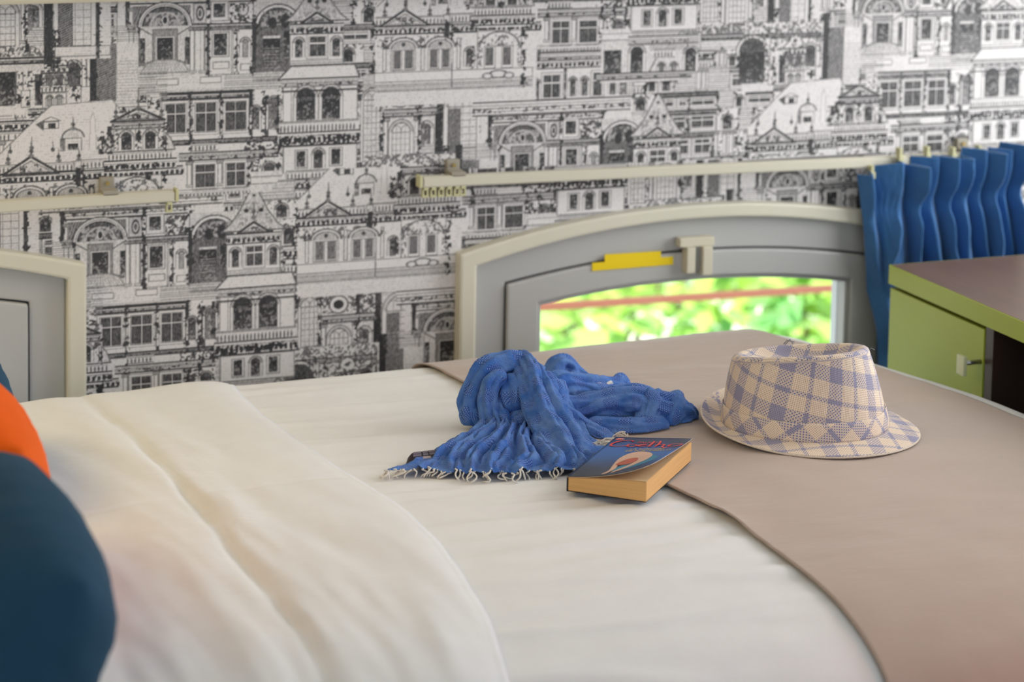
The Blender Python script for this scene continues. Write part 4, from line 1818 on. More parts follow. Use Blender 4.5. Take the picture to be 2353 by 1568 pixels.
rings, uvs = [], []
for j in range(15):
    f = j / 14
    r, u = [], []
    for i in range(NH + 1):
        th = TH_[i % NH]
        bow = 0.0022 * math.sin(math.pi * f)
        x, y = crown_xy(th, f, bow)
        zb, zr = Z_BASE(th), Z_RIM(th)
        z = zb + (zr - zb) * f
        ang = 2 * math.pi * i / NH - math.pi
        if i < NH:
            r.append(hat_pt(x, y, z))
        u.append((ang * 0.094, z))
    rings.append(r)
    uvs.append(u)
for rho, dz in ((0.992, 0.0022), (0.975, 0.0044), (0.95, 0.0060), (0.915, 0.0070), (0.87, 0.0068), (0.82, 0.0048), (0.75, 0.0005), (0.66, -0.0045), (0.55, -0.0085), (0.42, -0.0108), (0.28, -0.0115), (0.14, -0.0112), (0.02, -0.0110)):
    r, u = [], []
    for i in range(NH + 1):
        th = TH_[i % NH]
        x, y = crown_xy(th, 1.0)
        # the dent is a teardrop: shallower and narrower to the left
        lf = max(0, -math.cos(th))
        d = dz if dz > 0 else dz * (1 - 0.95 * lf ** 2 * min(1, rho * 1.4))
        zc = 0.0915 * (1 - rho) + Z_RIM(th) * rho
        ridge = 0.010 * (1 - rho) * max(0, 1 - abs(y * rho) / 0.012) * 0
        xx, yy = -0.009 + (x + 0.009) * rho, 0.004 + (y - 0.004) * rho
        if i < NH:
            r.append(hat_pt(xx, yy, zc + d + ridge))
        u.append((xx * 1.0 + 0.013, yy + 0.147))
    rings.append(r)
    uvs.append(u)
crown = grid_mesh('crown', rings, uvs, hat, straw_material('straw_crown', math.radians(12), (0.012, 0.004)))
md = crown.modifiers.new('thickness', 'SOLIDIFY')
md.thickness = 0.0012
# brim
rings, uvs = [], []
NB = 16
for j in range(NB + 1):
    f = j / NB
    r, u = [], []
    for i in range(NH + 1):
        th = TH_[i % NH]
        c, s_ = math.cos(th), math.sin(th)
        x0, y0 = crown_xy(th, 0, 0.0)
        xe, ye = 0.137 * c + 0.006, 0.1215 * s_
        ze = 0.0015 + 0.012 * max(0, -c) ** 1.5 + 0.014 * max(0, math.sin(th - 0.6)) ** 1.5 + 0.004 * max(0, s_) ** 2
        z0 = Z_BASE(th)
        z = z0 + (ze - z0) * f - (0.006 * max(0, -c) + 0.004 * max(0, s_)) * math.sin(math.pi * f) * 0.8
        if f > 0.9:
            z -= 0.002 * (f - 0.9) / 0.1 * max(0, c)
        z = max(z, 0.0012)
        x, y = x0 + (xe - x0) * f, y0 + (ye - y0) * f
        if i < NH:
            r.append(hat_pt(x, y, z))
        u.append((x, y))
    rings.append(r)
    uvs.append(u)
brim = grid_mesh('brim', rings, uvs, hat, straw_material('straw_brim', math.radians(-24), (0.01, 0.02)))
md = brim.modifiers.new('thickness', 'SOLIDIFY')
md.thickness = 0.0016
edge = [rings[-1][i] for i in range(NH)]
edge.append(edge[0])
vs, fs = sweep_verts(edge, 0.0013, 8)
pydata('brim_edge', vs, fs, brim, mat('pale_straw_edge', (0.70, 0.60, 0.50), 0.7, noise=0.2, nscale=400), True)
# band, cut on the bias
rings, uvs = [], []
for j in range(7):
    f = j / 6
    r, u = [], []
    for i in range(NH + 1):
        th = TH_[i % NH]
        zb = Z_BASE(th)
        z = zb + 0.0005 + 0.0235 * f
        ff = (z - zb) / (Z_RIM(th) - zb)
        x, y = crown_xy(th, ff, 0.0022 * math.sin(math.pi * ff) + 0.0016 + 0.0006 * math.sin(math.pi * f) + 0.0008 * math.sin(th * 9) * f * (1 - f))
        if i < NH:
            r.append(hat_pt(x, y, z))
        u.append(((2 * math.pi * i / NH - math.pi) * 0.096, z))
    rings.append(r)
    uvs.append(u)
band = grid_mesh('hatband', rings, uvs, hat, straw_material('straw_band', math.radians(50), (0.02, 0.0)))
md = band.modifiers.new('thickness', 'SOLIDIFY')
md.thickness = 0.0012
# loose straw ends
M_thread = mat('grey_thread', (0.20, 0.22, 0.27), 0.8)
for k, P in enumerate(([(-0.036, 0.046, 0.0935), (-0.032, 0.047, 0.0985), (-0.022, 0.045, 0.0975)], [(-0.034, 0.046, 0.0930), (-0.028, 0.048, 0.1000), (-0.024, 0.045, 0.0950)],
                       [(0.074, 0.012, 0.1035), (0.079, 0.012, 0.1065), (0.083, 0.011, 0.1050)])):
    tube('loose_thread', [hat_pt(*p) for p in P], 0.0006, M_thread, crown, 6)
own(hat)

# ------------------------------------------------------------------ paperback
BA, BB, BC = ground(1302, 1130, LAY), ground(1485, 1157, LAY), ground(1633, 1068, LAY)
bx = (BB - BA)
BW = bx.length
bx.normalize()
by = Vector((-bx.y, bx.x, 0))
BLN = (BC - BB).length
T0, T1 = 0.0165, 0.0238
book = empty('paperback_book', BA + bx * BW / 2 + by * BLN / 2, 'paperback with blue cover and red lettering, beside the scarf in front of the hat', 'book')


def bk(u, v, z):
    """u across from the spine, v up the page, in metres"""
    return BA + bx * u + by * v + Vector((0, 0, z))


M_page = mat('yellowed_pages', (0.72, 0.42, 0.16), 0.8, noise=0.22, nscale=9, stretch=(1, 1, 60), bump=0.4, bscale=40)
M_leaf_paper = mat('aged_paper', (0.62, 0.44, 0.26), 0.85, noise=0.04)


def gridbox(name, nu_, nv_, top, bot, parent, material):
    vs, fs = [], []
    for z in (top, bot):
        for j in range(nv_ + 1):
            for i in range(nu_ + 1):
                vs.append(z(i / nu_, j / nv_))
    k = (nu_ + 1) * (nv_ + 1)
    w_ = nu_ + 1
    for j in range(nv_):
        for i in range(nu_):
            a = j * w_ + i
            fs.append((a, a + 1, a + w_ + 1, a + w_))
            fs.append((k + a, k + a + w_, k + a + w_ + 1, k + a + 1))
    bd = [i for i in range(nu_)] + [j * w_ + nu_ for j in range(nv_)] + [nv_ * w_ + i for i in range(nu_, 0, -1)] + [j * w_ for j in range(nv_, 0, -1)]
    for q_ in range(len(bd)):
        a, c = bd[q_], bd[(q_ + 1) % len(bd)]
        fs.append((a, k + a, k + c, c))
    return pydata(name, vs, fs, parent, material)


def bev_in(u, v, r=0.004):
    """slightly worn corners of the block"""
    x, y = u * BW, v * BLN
    return x, y


blk = gridbox('page_block', 24, 24, lambda u, v: bk(0.001 + u * (BW - 0.0015), 0.001 + v * (BLN - 0.002), T0 + (T1 - T0) * u + 0.0006 * math.sin(u * 2.8)),
              lambda u, v: bk(0.001 + u * (BW - 0.0015), 0.001 + v * (BLN - 0.002), 0.0009), book, M_page)
md = blk.modifiers.new('worn_edges', 'BEVEL')
md.width = 0.0012
md.segments = 2
md.limit_method = 'ANGLE'
md.angle_limit = math.radians(50)
gridbox('first_page', 24, 24, lambda u, v: bk(0.0015 + u * (BW - 0.003), 0.002 + v * (BLN - 0.004), T0 + (T1 - T0) * u + 0.0006 * math.sin(u * 2.8) + 0.0005),
        lambda u, v: bk(0.0015 + u * (BW - 0.003), 0.002 + v * (BLN - 0.004), T0 + (T1 - T0) * u + 0.0006 * math.sin(u * 2.8) + 0.0002), book, M_leaf_paper)


def cover_z(u, v):
    q_ = 1 - v
    lift = 0.0135 * max(0, u) ** 2.2 * max(0, q_) ** 1.3 + 0.0035 * max(0, u) ** 2
    return T0 + (T1 - T0) * u + 0.0006 * math.sin(min(u, 1) * 2.8) + 0.0010 + lift


def cover_pt(u, v, h=0.0):
    """u, v in 0..1 over the cover; the worn near corner is rounded away"""
    return bk(u * BW, v * BLN, cover_z(u, v) + h)


def cover_xy(u, v):
    # pull the free near corner in to a large soft radius
    R_ = 0.34
    if u > 1 - R_ and v < R_ * 0.6:
        a, c = (u - (1 - R_)) / R_, (R_ * 0.6 - v) / (R_ * 0.6)
        m_ = max(a, c)
        L = math.hypot(a, c)
        if L > 0 and m_ > 0:
            k_ = m_ / L
            k_ = 1 + (k_ - 1) * 0.75 * m_
            a, c = a * k_, c * k_
        return (1 - R_) + a * R_, R_ * 0.6 - c * R_ * 0.6
    return u, v


M_cover = bpy.data.materials.new('blue_printed_cover')
M_cover.use_nodes = True
nt = M_cover.node_tree
b = nt.nodes['Principled BSDF']
b.inputs['Roughness'].default_value = 0.28
uvn = nt.nodes.new('ShaderNodeUVMap')
sp = nt.nodes.new('ShaderNodeSeparateXYZ')
nt.links.new(uvn.outputs['UV'], sp.inputs['Vector'])
nz_ = nt.nodes.new('ShaderNodeTexNoise')
nz_.inputs['Scale'].default_value = 3.5
nz_.inputs['Detail'].default_value = 3
nt.links.new(uvn.outputs['UV'], nz_.inputs['Vector'])
v_ = nodes_math(nt, 'ADD', sp.outputs['Y'], nodes_math(nt, 'MULTIPLY', nodes_math(nt, 'SUBTRACT', nz_.outputs['Fac'], 0.5), 0.35))
v_ = nodes_math(nt, 'ADD', v_, nodes_math(nt, 'MULTIPLY', sp.outputs['X'], 0.16))
cr = nt.nodes.new('ShaderNodeValToRGB')
els = cr.color_ramp.elements
els[0].position, els[0].color = 0.05, (0.004, 0.006, 0.018, 1)
els[1].position, els[1].color = 1.05, (0.008, 0.016, 0.07, 1)
for p_, c_ in ((0.28, (0.010, 0.022, 0.07, 1)), (0.5, (0.010, 0.10, 0.36, 1)), (0.72, (0.012, 0.12, 0.45, 1)), (0.9, (0.008, 0.03, 0.16, 1))):
    e_ = els.new(p_)
    e_.color = c_
nt.links.new(v_, cr.inputs['Fac'])
nt.links.new(cr.outputs['Color'], b.inputs['Base Color'])
rr_, uu_ = [], []
for j in range(41):
    r, u = [], []
    for i in range(33):
        a, c = cover_xy(i / 32, j / 40)
        r.append(cover_pt(a, c))
        u.append((a, c))
    u.append(u[-1])
    rr_.append(r)
    uu_.append(u)
cov = grid_mesh('front_cover', rr_, uu_, book, M_cover, closed=False)
md = cov.modifiers.new('thickness', 'SOLIDIFY')
md.thickness = 0.0005
md.offset = -1
cov.data.materials.append(mat('cover_card', (0.70, 0.55, 0.38), 0.7))
md.material_offset_rim = 1
md.material_offset = 1
box('back_cover', (0, 0, 0), (1, 1, 1), M_cover, book, 0, Matrix.Translation(BA + bx * 0.001 + by * 0.0015) @ Matrix(((bx.x * (BW - 0.0022), by.x * (BLN - 0.003), 0, 0), (bx.y * (BW - 0.0022), by.y * (BLN - 0.003), 0, 0), (0, 0, 0.0008, 0), (0, 0, 0, 1))))
gridbox('spine', 2, 10, lambda u, v: bk(-0.0006 + u * 0.0014, 0.001 + v * (BLN - 0.001), T0 + 0.001), lambda u, v: bk(-0.0006 + u * 0.0014, 0.001 + v * (BLN - 0.001), 0.0), book, M_cover)

H1 = 0.00018


def flat_poly(name, P, h, material, parent, sub=3):
    """printed shape on the cover, following its curl"""
    bm = bmesh.new()
    vv = [bm.verts.new((p[0], p[1], 0)) for p in P]
    bm.faces.new(vv)
    bmesh.ops.triangulate(bm, faces=list(bm.faces))
    for _ in range(sub):
        bmesh.ops.subdivide_edges(bm, edges=[e for e in bm.edges if e.calc_length() > 0.06], cuts=1)
        bmesh.ops.triangulate(bm, faces=list(bm.faces))
    for v in bm.verts:
        v.co = cover_pt(v.co.x, v.co.y, h)
    return obj_bm(name, bm, parent, material)


def spl(P, n=6):
    V_ = [Vector((p[0], p[1], 0)) for p in P]
    V_.append(V_[0])
    N_ = len(P)
    out = []
    for i in range(N_):
        p0, p1, p2, p3 = V_[(i - 1) % N_], V_[i], V_[(i + 1) % N_], V_[(i + 2) % N_]
        for k in range(n):
            f = k / n
            p = 0.5 * ((2 * p1) + (p2 - p0) * f + (2 * p0 - 5 * p1 + 4 * p2 - p3) * f * f + (3 * p1 - p0 - 3 * p2 + p3) * f ** 3)
            out.append((p.x, p.y))
    return out


M_peach = mat('print_peach', (0.72, 0.44, 0.30), 0.3, noise=0.15, nscale=25)
M_orangep = mat('print_orange', (0.50, 0.08, 0.015), 0.3, noise=0.5, nscale=90)
M_teal = mat('print_teal', (0.01, 0.22, 0.36), 0.3, noise=0.3, nscale=60)
M_redp = mat('print_red', (0.75, 0.035, 0.02), 0.3)
M_yelp = mat('print_yellow', (0.70, 0.45, 0.08), 0.3)
M_whitep = mat('print_white', (0.75, 0.75, 0.75), 0.3)
# cover picture: a plain bowed shape in skin, rust and teal
flat_poly('cover_picture', spl([(0.50, 0.10), (0.62, 0.13), (0.80, 0.22), (0.90, 0.36), (0.86, 0.46), (0.74, 0.50), (0.62, 0.36), (0.52, 0.24)]), H1, M_teal, cov)
flat_poly('cover_picture', spl([(0.40, 0.05), (0.44, 0.14), (0.40, 0.30), (0.38, 0.46), (0.44, 0.58), (0.56, 0.62), (0.70, 0.58), (0.78, 0.48), (0.77, 0.36), (0.70, 0.24), (0.62, 0.14), (0.52, 0.06),
                                (0.52, 0.10), (0.62, 0.24), (0.64, 0.36), (0.52, 0.40), (0.46, 0.32), (0.50, 0.18), (0.46, 0.06)]), H1 * 2, M_peach, cov)
flat_poly('cover_picture', spl([(0.44, 0.28), (0.46, 0.36), (0.52, 0.43), (0.62, 0.44), (0.66, 0.36), (0.62, 0.28), (0.54, 0.26)]), H1 * 3, M_orangep, cov)


def lettering(name, text, u0, u1, v0, v1, material, shear=0.0):
    c = bpy.data.curves.new(name, 'FONT')
    c.body = text
    c.shear = shear
    c.resolution_u = 4
    t = bpy.data.objects.new(name, c)
    COL.objects.link(t)
    bpy.context.view_layer.update()
    me = bpy.data.meshes.new_from_object(t.evaluated_get(bpy.context.evaluated_depsgraph_get()))
    bpy.data.objects.remove(t)
    xs_ = [v.co.x for v in me.vertices]
    ys_ = [v.co.y for v in me.vertices]
    ax, bx_, ay, by_ = min(xs_), max(xs_), min(ys_), max(ys_)
    for v in me.vertices:
        u = u0 + (u1 - u0) * (v.co.x - ax) / (bx_ - ax)
        w_ = v0 + (v1 - v0) * (v.co.y - ay) / (by_ - ay)
        v.co = cover_pt(u, w_, H1 * 2.5)
    me.materials.clear()
    return link(name, me, cov, material)


def strokes(name, lines, wd, material):
    vs, fs = [], []
    for P in lines:
        V_ = [Vector((p[0] * BW, p[1] * BLN, 0)) for p in P]
        n_ = 10 * (len(V_) - 1)
        pts = [catmull(V_, i / n_) for i in range(n_ + 1)]
        k = len(vs)
        for i, p in enumerate(pts):
            t = (pts[min(i + 1, n_)] - pts[max(i - 1, 0)]).normalized()
            s_ = Vector((-t.y, t.x, 0))
            ww = wd * (0.55 + 0.45 * abs(t.y)) * (0.55 + 0.45 * math.sin(math.pi * min(1, max(0, i / n_)) ** 0.8))
            for sg in (1, -1):
                q_ = p + s_ * ww * sg
                vs.append(cover_pt(q_.x / BW, q_.y / BLN, H1 * 3))
        fs += [(k + 2 * i, k + 2 * i + 1, k + 2 * i + 3, k + 2 * i + 2) for i in range(n_)]
    return pydata(name, vs, fs, cov, material)


# handwritten red surname: C o e l h o
strokes('author_lettering', [
    [(0.30, 0.885), (0.24, 0.915), (0.12, 0.885), (0.06, 0.82), (0.08, 0.765), (0.18, 0.755), (0.30, 0.785)],
    [(0.36, 0.815), (0.29, 0.805), (0.29, 0.765), (0.35, 0.755), (0.40, 0.785), (0.36, 0.815)],
    [(0.41, 0.775), (0.48, 0.795), (0.50, 0.815), (0.45, 0.815), (0.43, 0.775), (0.48, 0.755), (0.55, 0.78)],
    [(0.56, 0.905), (0.57, 0.84), (0.57, 0.76), (0.61, 0.765)],
    [(0.64, 0.91), (0.66, 0.84), (0.66, 0.745)],
    [(0.66, 0.79), (0.71, 0.82), (0.75, 0.80), (0.75, 0.75), (0.80, 0.715), (0.85, 0.73)],
    [(0.91, 0.825), (0.84, 0.815), (0.82, 0.77), (0.88, 0.75), (0.96, 0.775), (0.97, 0.815), (0.91, 0.825)]], 0.0016, M_redp)
lettering('author_lettering', 'PAULO', 0.37, 0.62, 0.845, 0.885, M_redp)
lettering('title_lettering', 'LA SORCI\u00c8RE', 0.38, 0.82, 0.668, 0.715, M_yelp)
lettering('title_lettering', 'DE PORTOBELLO', 0.35, 0.92, 0.620, 0.660, M_yelp)
flat_poly('publisher_mark', [(0.085 + 0.055 * math.cos(a), 0.945 + 0.026 * math.sin(a)) for a in [i * math.pi / 14 for i in range(28)]], H1, M_whitep, cov, 1)
flat_poly('publisher_mark', [(0.085 + 0.050 * math.cos(a), 0.945 + 0.0235 * math.sin(a)) for a in [i * math.pi / 14 for i in range(28)]], H1 * 2, M_redp, cov, 1)
for k in (-1, 0, 1):
    flat_poly('publisher_mark', [(0.085 + 0.026 * k + 0.006 * sx_, 0.945 + 0.012 * sy_) for sx_, sy_ in ((-1, -1), (1, -1), (1.6, 1), (-0.4, 1))], H1 * 3, M_whitep, cov, 0)
own(book)

# ------------------------------------------------------------------ small dark gadget at the scarf's edge
M_plum = mat('glossy_plum_plastic', (0.018, 0.006, 0.010), 0.18)
M_key = mat('grey_violet_keys', (0.16, 0.14, 0.18), 0.35)
M_scr = mat('pale_panel', (0.45, 0.38, 0.38), 0.3)
ga, gb = ground(927, 1080, LAY - 0.008), ground(1019, 1069, LAY - 0.008)
gx = (gb - ga).normalized()
gy = Vector((-gx.y, gx.x, 0))
gad = empty('mobile_phone', ga + gx * 0.03, 'small dark plum phone with rows of keys, half under the scarf fringe', 'phone')
GL, GD = 0.050, 0.018


def gp(u, v, z):
    return ga + gx * u + gy * v + Vector((0, 0, z))


vs, fs = [], []
N1, N2 = 20, 12
for j in range(N2 + 1):
    for i in range(N1 + 1):
        u, v = i / N1, j / N2
        e_ = (1 - (2 * u - 1) ** 6) ** 0.5
        zt = 0.0078 + 0.0068 * v ** 0.8
        rnd = min(1, 4.5 * u) ** 0.45
        vs.append(gp(u * GL + 0.010 * v * (1 - u), v * GD, zt * rnd * (1 if 0 < j < N2 else 0.85)))
k = len(vs)
for j in range(N2 + 1):
    for i in range(N1 + 1):
        u, v = i / N1, j / N2
        vs.append(gp(u * GL + 0.010 * v * (1 - u), v * GD, 0.0))
w_ = N1 + 1
for j in range(N2):
    for i in range(N1):
        a = j * w_ + i
        fs += [(a, a + 1, a + w_ + 1, a + w_), (k + a, k + a + w_, k + a + w_ + 1, k + a + 1)]
bd = [i for i in range(N1)] + [j * w_ + N1 for j in range(N2)] + [N2 * w_ + i for i in range(N1, 0, -1)] + [j * w_ for j in range(N2, 0, -1)]
for q_ in range(len(bd)):
    a, c = bd[q_], bd[(q_ + 1) % len(bd)]
    fs.append((a, k + a, k + c, c))
pydata('phone_body', vs, fs, gad, M_plum, True)
for u0, u1 in ((0.24, 0.48), (0.53, 0.68), (0.71, 0.92)):
    for r_ in range(2):
        v0, v1 = 0.44 + r_ * 0.26, 0.64 + r_ * 0.26
        zz = lambda v: 0.0078 + 0.0068 * v ** 0.8 + 0.0006
        P = [gp(u0 * GL + 0.010 * v0 * (1 - u0), v0 * GD, zz(v0)), gp(u1 * GL + 0.010 * v0 * (1 - u1), v0 * GD, zz(v0)),
             gp(u1 * GL + 0.010 * v1 * (1 - u1), v1 * GD, zz(v1)), gp(u0 * GL + 0.010 * v1 * (1 - u0), v1 * GD, zz(v1))]
        dn = Vector((0, 0, -0.0010))
        pydata('key', P + [p + dn for p in P], [(0, 1, 2, 3), (7, 6, 5, 4), (0, 4, 5, 1), (1, 5, 6, 2), (2, 6, 7, 3), (3, 7, 4, 0)], gad, M_key)
P = [gp(u * GL + 0.010 * v * (1 - u), v * GD, 0.0078 + 0.0068 * v ** 0.8 + 0.0006) for u, v in ((0.30, 0.06), (0.72, 0.06), (0.72, 0.34), (0.30, 0.34))]
pydata('screen', P + [p + Vector((0, 0, -0.001)) for p in P], [(0, 1, 2, 3), (7, 6, 5, 4), (0, 4, 5, 1), (1, 5, 6, 2), (2, 6, 7, 3), (3, 7, 4, 0)], gad, M_scr)
own(gad)

# ------------------------------------------------------------------ blue scarf
def scarf_material():
    M = bpy.data.materials.new('blue_crinkled_cotton')
    M.use_nodes = True
    nt = M.node_tree
    b = nt.nodes['Principled BSDF']
    b.inputs['Roughness'].default_value = 0.8
    b.inputs['Specular IOR Level'].default_value = 0.25
    b.inputs['Sheen Weight'].default_value = 0.25
    b.inputs['Sheen Tint'].default_value = (0.5, 0.65, 1, 1)
    uv = nt.nodes.new('ShaderNodeUVMap')
    sp = nt.nodes.new('ShaderNodeSeparateXYZ')
    nt.links.new(uv.outputs['UV'], sp.inputs['Vector'])
    tc = nt.nodes.new('ShaderNodeTexCoord')
    n1 = nt.nodes.new('ShaderNodeTexNoise')
    n1.inputs['Scale'].default_value = 38
    n1.inputs['Detail'].default_value = 4
    nt.links.new(tc.outputs['Object'], n1.inputs['Vector'])
    r1 = nt.nodes.new('ShaderNodeValToRGB')
    r1.color_ramp.elements[0].position = 0.34
    r1.color_ramp.elements[1].position = 0.68
    r1.color_ramp.elements[0].color = (0.040, 0.145, 0.50, 1)
    r1.color_ramp.elements[1].color = (0.135, 0.265, 0.60, 1)
    nt.links.new(n1.outputs['Fac'], r1.inputs['Fac'])
    # woven bands of pale flecks on darker blue
    wob = nodes_math(nt, 'MULTIPLY', nodes_math(nt, 'SUBTRACT', n1.outputs['Fac'], 0.5), 0.012)
    fv = nodes_math(nt, 'FRACT', nodes_math(nt, 'DIVIDE', nodes_math(nt, 'ADD', sp.outputs['Y'], wob), 0.034))
    band_ = nodes_math(nt, 'LESS_THAN', nodes_math(nt, 'ABSOLUTE', nodes_math(nt, 'SUBTRACT', fv, 0.5)), 0.22)
    fu = nodes_math(nt, 'FRACT', nodes_math(nt, 'DIVIDE', nodes_math(nt, 'ADD', sp.outputs['X'], wob), 0.030))
    bu = nodes_math(nt, 'LESS_THAN', nodes_math(nt, 'ABSOLUTE', nodes_math(nt, 'SUBTRACT', fu, 0.5)), 0.34)
    zone = nodes_math(nt, 'MULTIPLY', band_, bu)
    du = nodes_math(nt, 'FRACT', nodes_math(nt, 'DIVIDE', sp.outputs['X'], 0.0032))
    row = nodes_math(nt, 'FLOOR', nodes_math(nt, 'DIVIDE', sp.outputs['Y'], 0.0016))
    du = nodes_math(nt, 'FRACT', nodes_math(nt, 'ADD', du, nodes_math(nt, 'MULTIPLY', row, 0.5)))
    dv = nodes_math(nt, 'FRACT', nodes_math(nt, 'DIVIDE', sp.outputs['Y'], 0.0016))
    fleck = nodes_math(nt, 'MULTIPLY', nodes_math(nt, 'LESS_THAN', du, 0.42), nodes_math(nt, 'LESS_THAN', dv, 0.5))
    m1 = nt.nodes.new('ShaderNodeMix')
    m1.data_type = 'RGBA'
    m1.inputs['B'].default_value = (0.022, 0.095, 0.42, 1)
    nt.links.new(r1.outputs['Color'], m1.inputs['A'])
    nt.links.new(nodes_math(nt, 'MULTIPLY', zone, 0.75), m1.inputs['Factor'])
    m2 = nt.nodes.new('ShaderNodeMix')
    m2.data_type = 'RGBA'
    m2.inputs['B'].default_value = (0.50, 0.62, 0.80, 1)
    nt.links.new(m1.outputs['Result'], m2.inputs['A'])
    nt.links.new(nodes_math(nt, 'MULTIPLY', nodes_math(nt, 'MULTIPLY', zone, fleck), 0.55), m2.inputs['Factor'])
    nt.links.new(m2.outputs['Result'], b.inputs['Base Color'])
    n2 = nt.nodes.new('ShaderNodeTexNoise')
    n2.inputs['Scale'].default_value = 170
    n2.inputs['Detail'].default_value = 5
    nt.links.new(tc.outputs['Object'], n2.inputs['Vector'])
    bp = nt.nodes.new('ShaderNodeBump')
    bp.inputs['Strength'].default_value = 0.55
    bp.inputs['Distance'].default_value = 0.004
    nt.links.new(n2.outputs['Fac'], bp.inputs['Height'])
    nt.links.new(bp.outputs['Normal'], b.inputs['Normal'])
    tl = nt.nodes.new('ShaderNodeBsdfTranslucent')
    nt.links.new(m2.outputs['Result'], tl.inputs['Color'])
    ms = nt.nodes.new('ShaderNodeMixShader')
    ms.inputs['Fac'].default_value = 0.12
    nt.links.new(b.outputs['BSDF'], ms.inputs[1])
    nt.links.new(tl.outputs['BSDF'], ms.inputs[2])
    nt.links.new(ms.outputs['Shader'], nt.nodes['Material Output'].inputs['Surface'])
    return M


M_scarf = scarf_material()
SV, SF, SU = [], [], []


def sharp(x):
    """periodic fold profile: round crests, tight valleys"""
    f = abs((x % 1.0) - 0.5) * 2
    return 1 - f ** 1.7 * 1.0 if f < 1 else 0


def ridge(v):
    return 1 - abs(mnoise.noise(v)) * 2.3


def crinkle(p, a, l, seed):
    """crepe creases: a across the cloth, l along it (metres)"""
    c = ridge(Vector((a / 0.0115 + seed, l / 0.050, seed)))
    d = ridge(Vector((a / 0.0055, l / 0.020 + seed, 3.0)))
    e = mnoise.noise(p * 95 + Vector((seed, 0, 0)))
    return 0.0032 * c + 0.0013 * d + 0.0011 * e


def add_grid(P, UVs, w_, closed):
    k = len(SV)
    rows_ = len(P) // w_
    SV.extend(P)
    for j in range(rows_ - 1):
        for i in range(w_ if closed else w_ - 1):
            a, c = i, (i + 1) % w_
            SF.append((k + j * w_ + a, k + j * w_ + c, k + (j + 1) * w_ + c, k + (j + 1) * w_ + a))
            u0 = UVs[j][i]
            SU.extend([u0, UVs[j][i + 1], UVs[j + 1][i + 1], UVs[j + 1][i]])


def roll(spine, nseg=48, per=None, folds=5, depth=0.24, twist=0.6, seed=0.0, flat=0.8):
    """bunched length of scarf: spine of (px, py, ground row, radius px)"""
    C = [over(a, b_, c) for a, b_, c, r in spine]
    Rr = [r / FPX * (p - CAM).dot(FWD) for (a, b_, c, r), p in zip(spine, C)]
    L = sum((C[i + 1] - C[i]).length for i in range(len(C) - 1))
    n_ = max(14, int(L / 0.0032))
    per = per or max(40, int(2 * math.pi * max(Rr) / 0.0026))
    Q, UVs = [], []
    pts = [catmull(C, i / n_) for i in range(n_ + 1)]
    rad = [catmull([Vector((r, 0, 0)) for r in Rr], i / n_).x for i in range(n_ + 1)]
    prev = None
    al = 0
    for i in range(n_ + 1):
        t = (pts[min(i + 1, n_)] - pts[max(i - 1, 0)]).normalized()
        up = Vector((0, 0, 1)) if prev is None else prev
        s_ = up - t * up.dot(t)
        if s_.length < 0.05:
            s_ = Vector((0, -1, 0)) - t * (-t.y)
        s_.normalize()
        prev = s_
        b_ = t.cross(s_)
        tt = i / n_
        cap = min(1, (tt * n_ + 0.3) / 3.0, ((1 - tt) * n_ + 0.3) / 3.0) ** 0.5
        urow = []
        for k in range(per + 1):
            an = 2 * math.pi * k / per
            ph = an / (2 * math.pi) * folds + twist * tt + 0.55 * mnoise.noise(Vector((math.cos(an) * 0.8 + seed, math.sin(an) * 0.8, tt * L * 26)))
            r = rad[i] * (1 + depth * 1.35 * (sharp(ph) - 0.60) + 0.12 * mnoise.noise(Vector((tt * L * 55 + seed, an * 0.9, 2.0))))
            p = pts[i] + (s_ * math.cos(an) * flat + b_ * math.sin(an)) * (r * cap)
            nrm = (p - pts[i]).normalized()
            p = p + nrm * crinkle(p, (an if an < math.pi else 2 * math.pi - an) * rad[i], al, seed) * cap
            if p.z < LAY + 0.0008:
                p.z = LAY + 0.0008 + 0.0006 * abs(mnoise.noise(p * 60))
            if k < per:
                Q.append(p)
            urow.append((k / per * 2 * math.pi * rad[i] * 1.4 + seed, al))
        UVs.append(urow)
        if i < n_:
            al += (pts[i + 1] - pts[i]).length
    add_grid(Q, UVs, per, True)


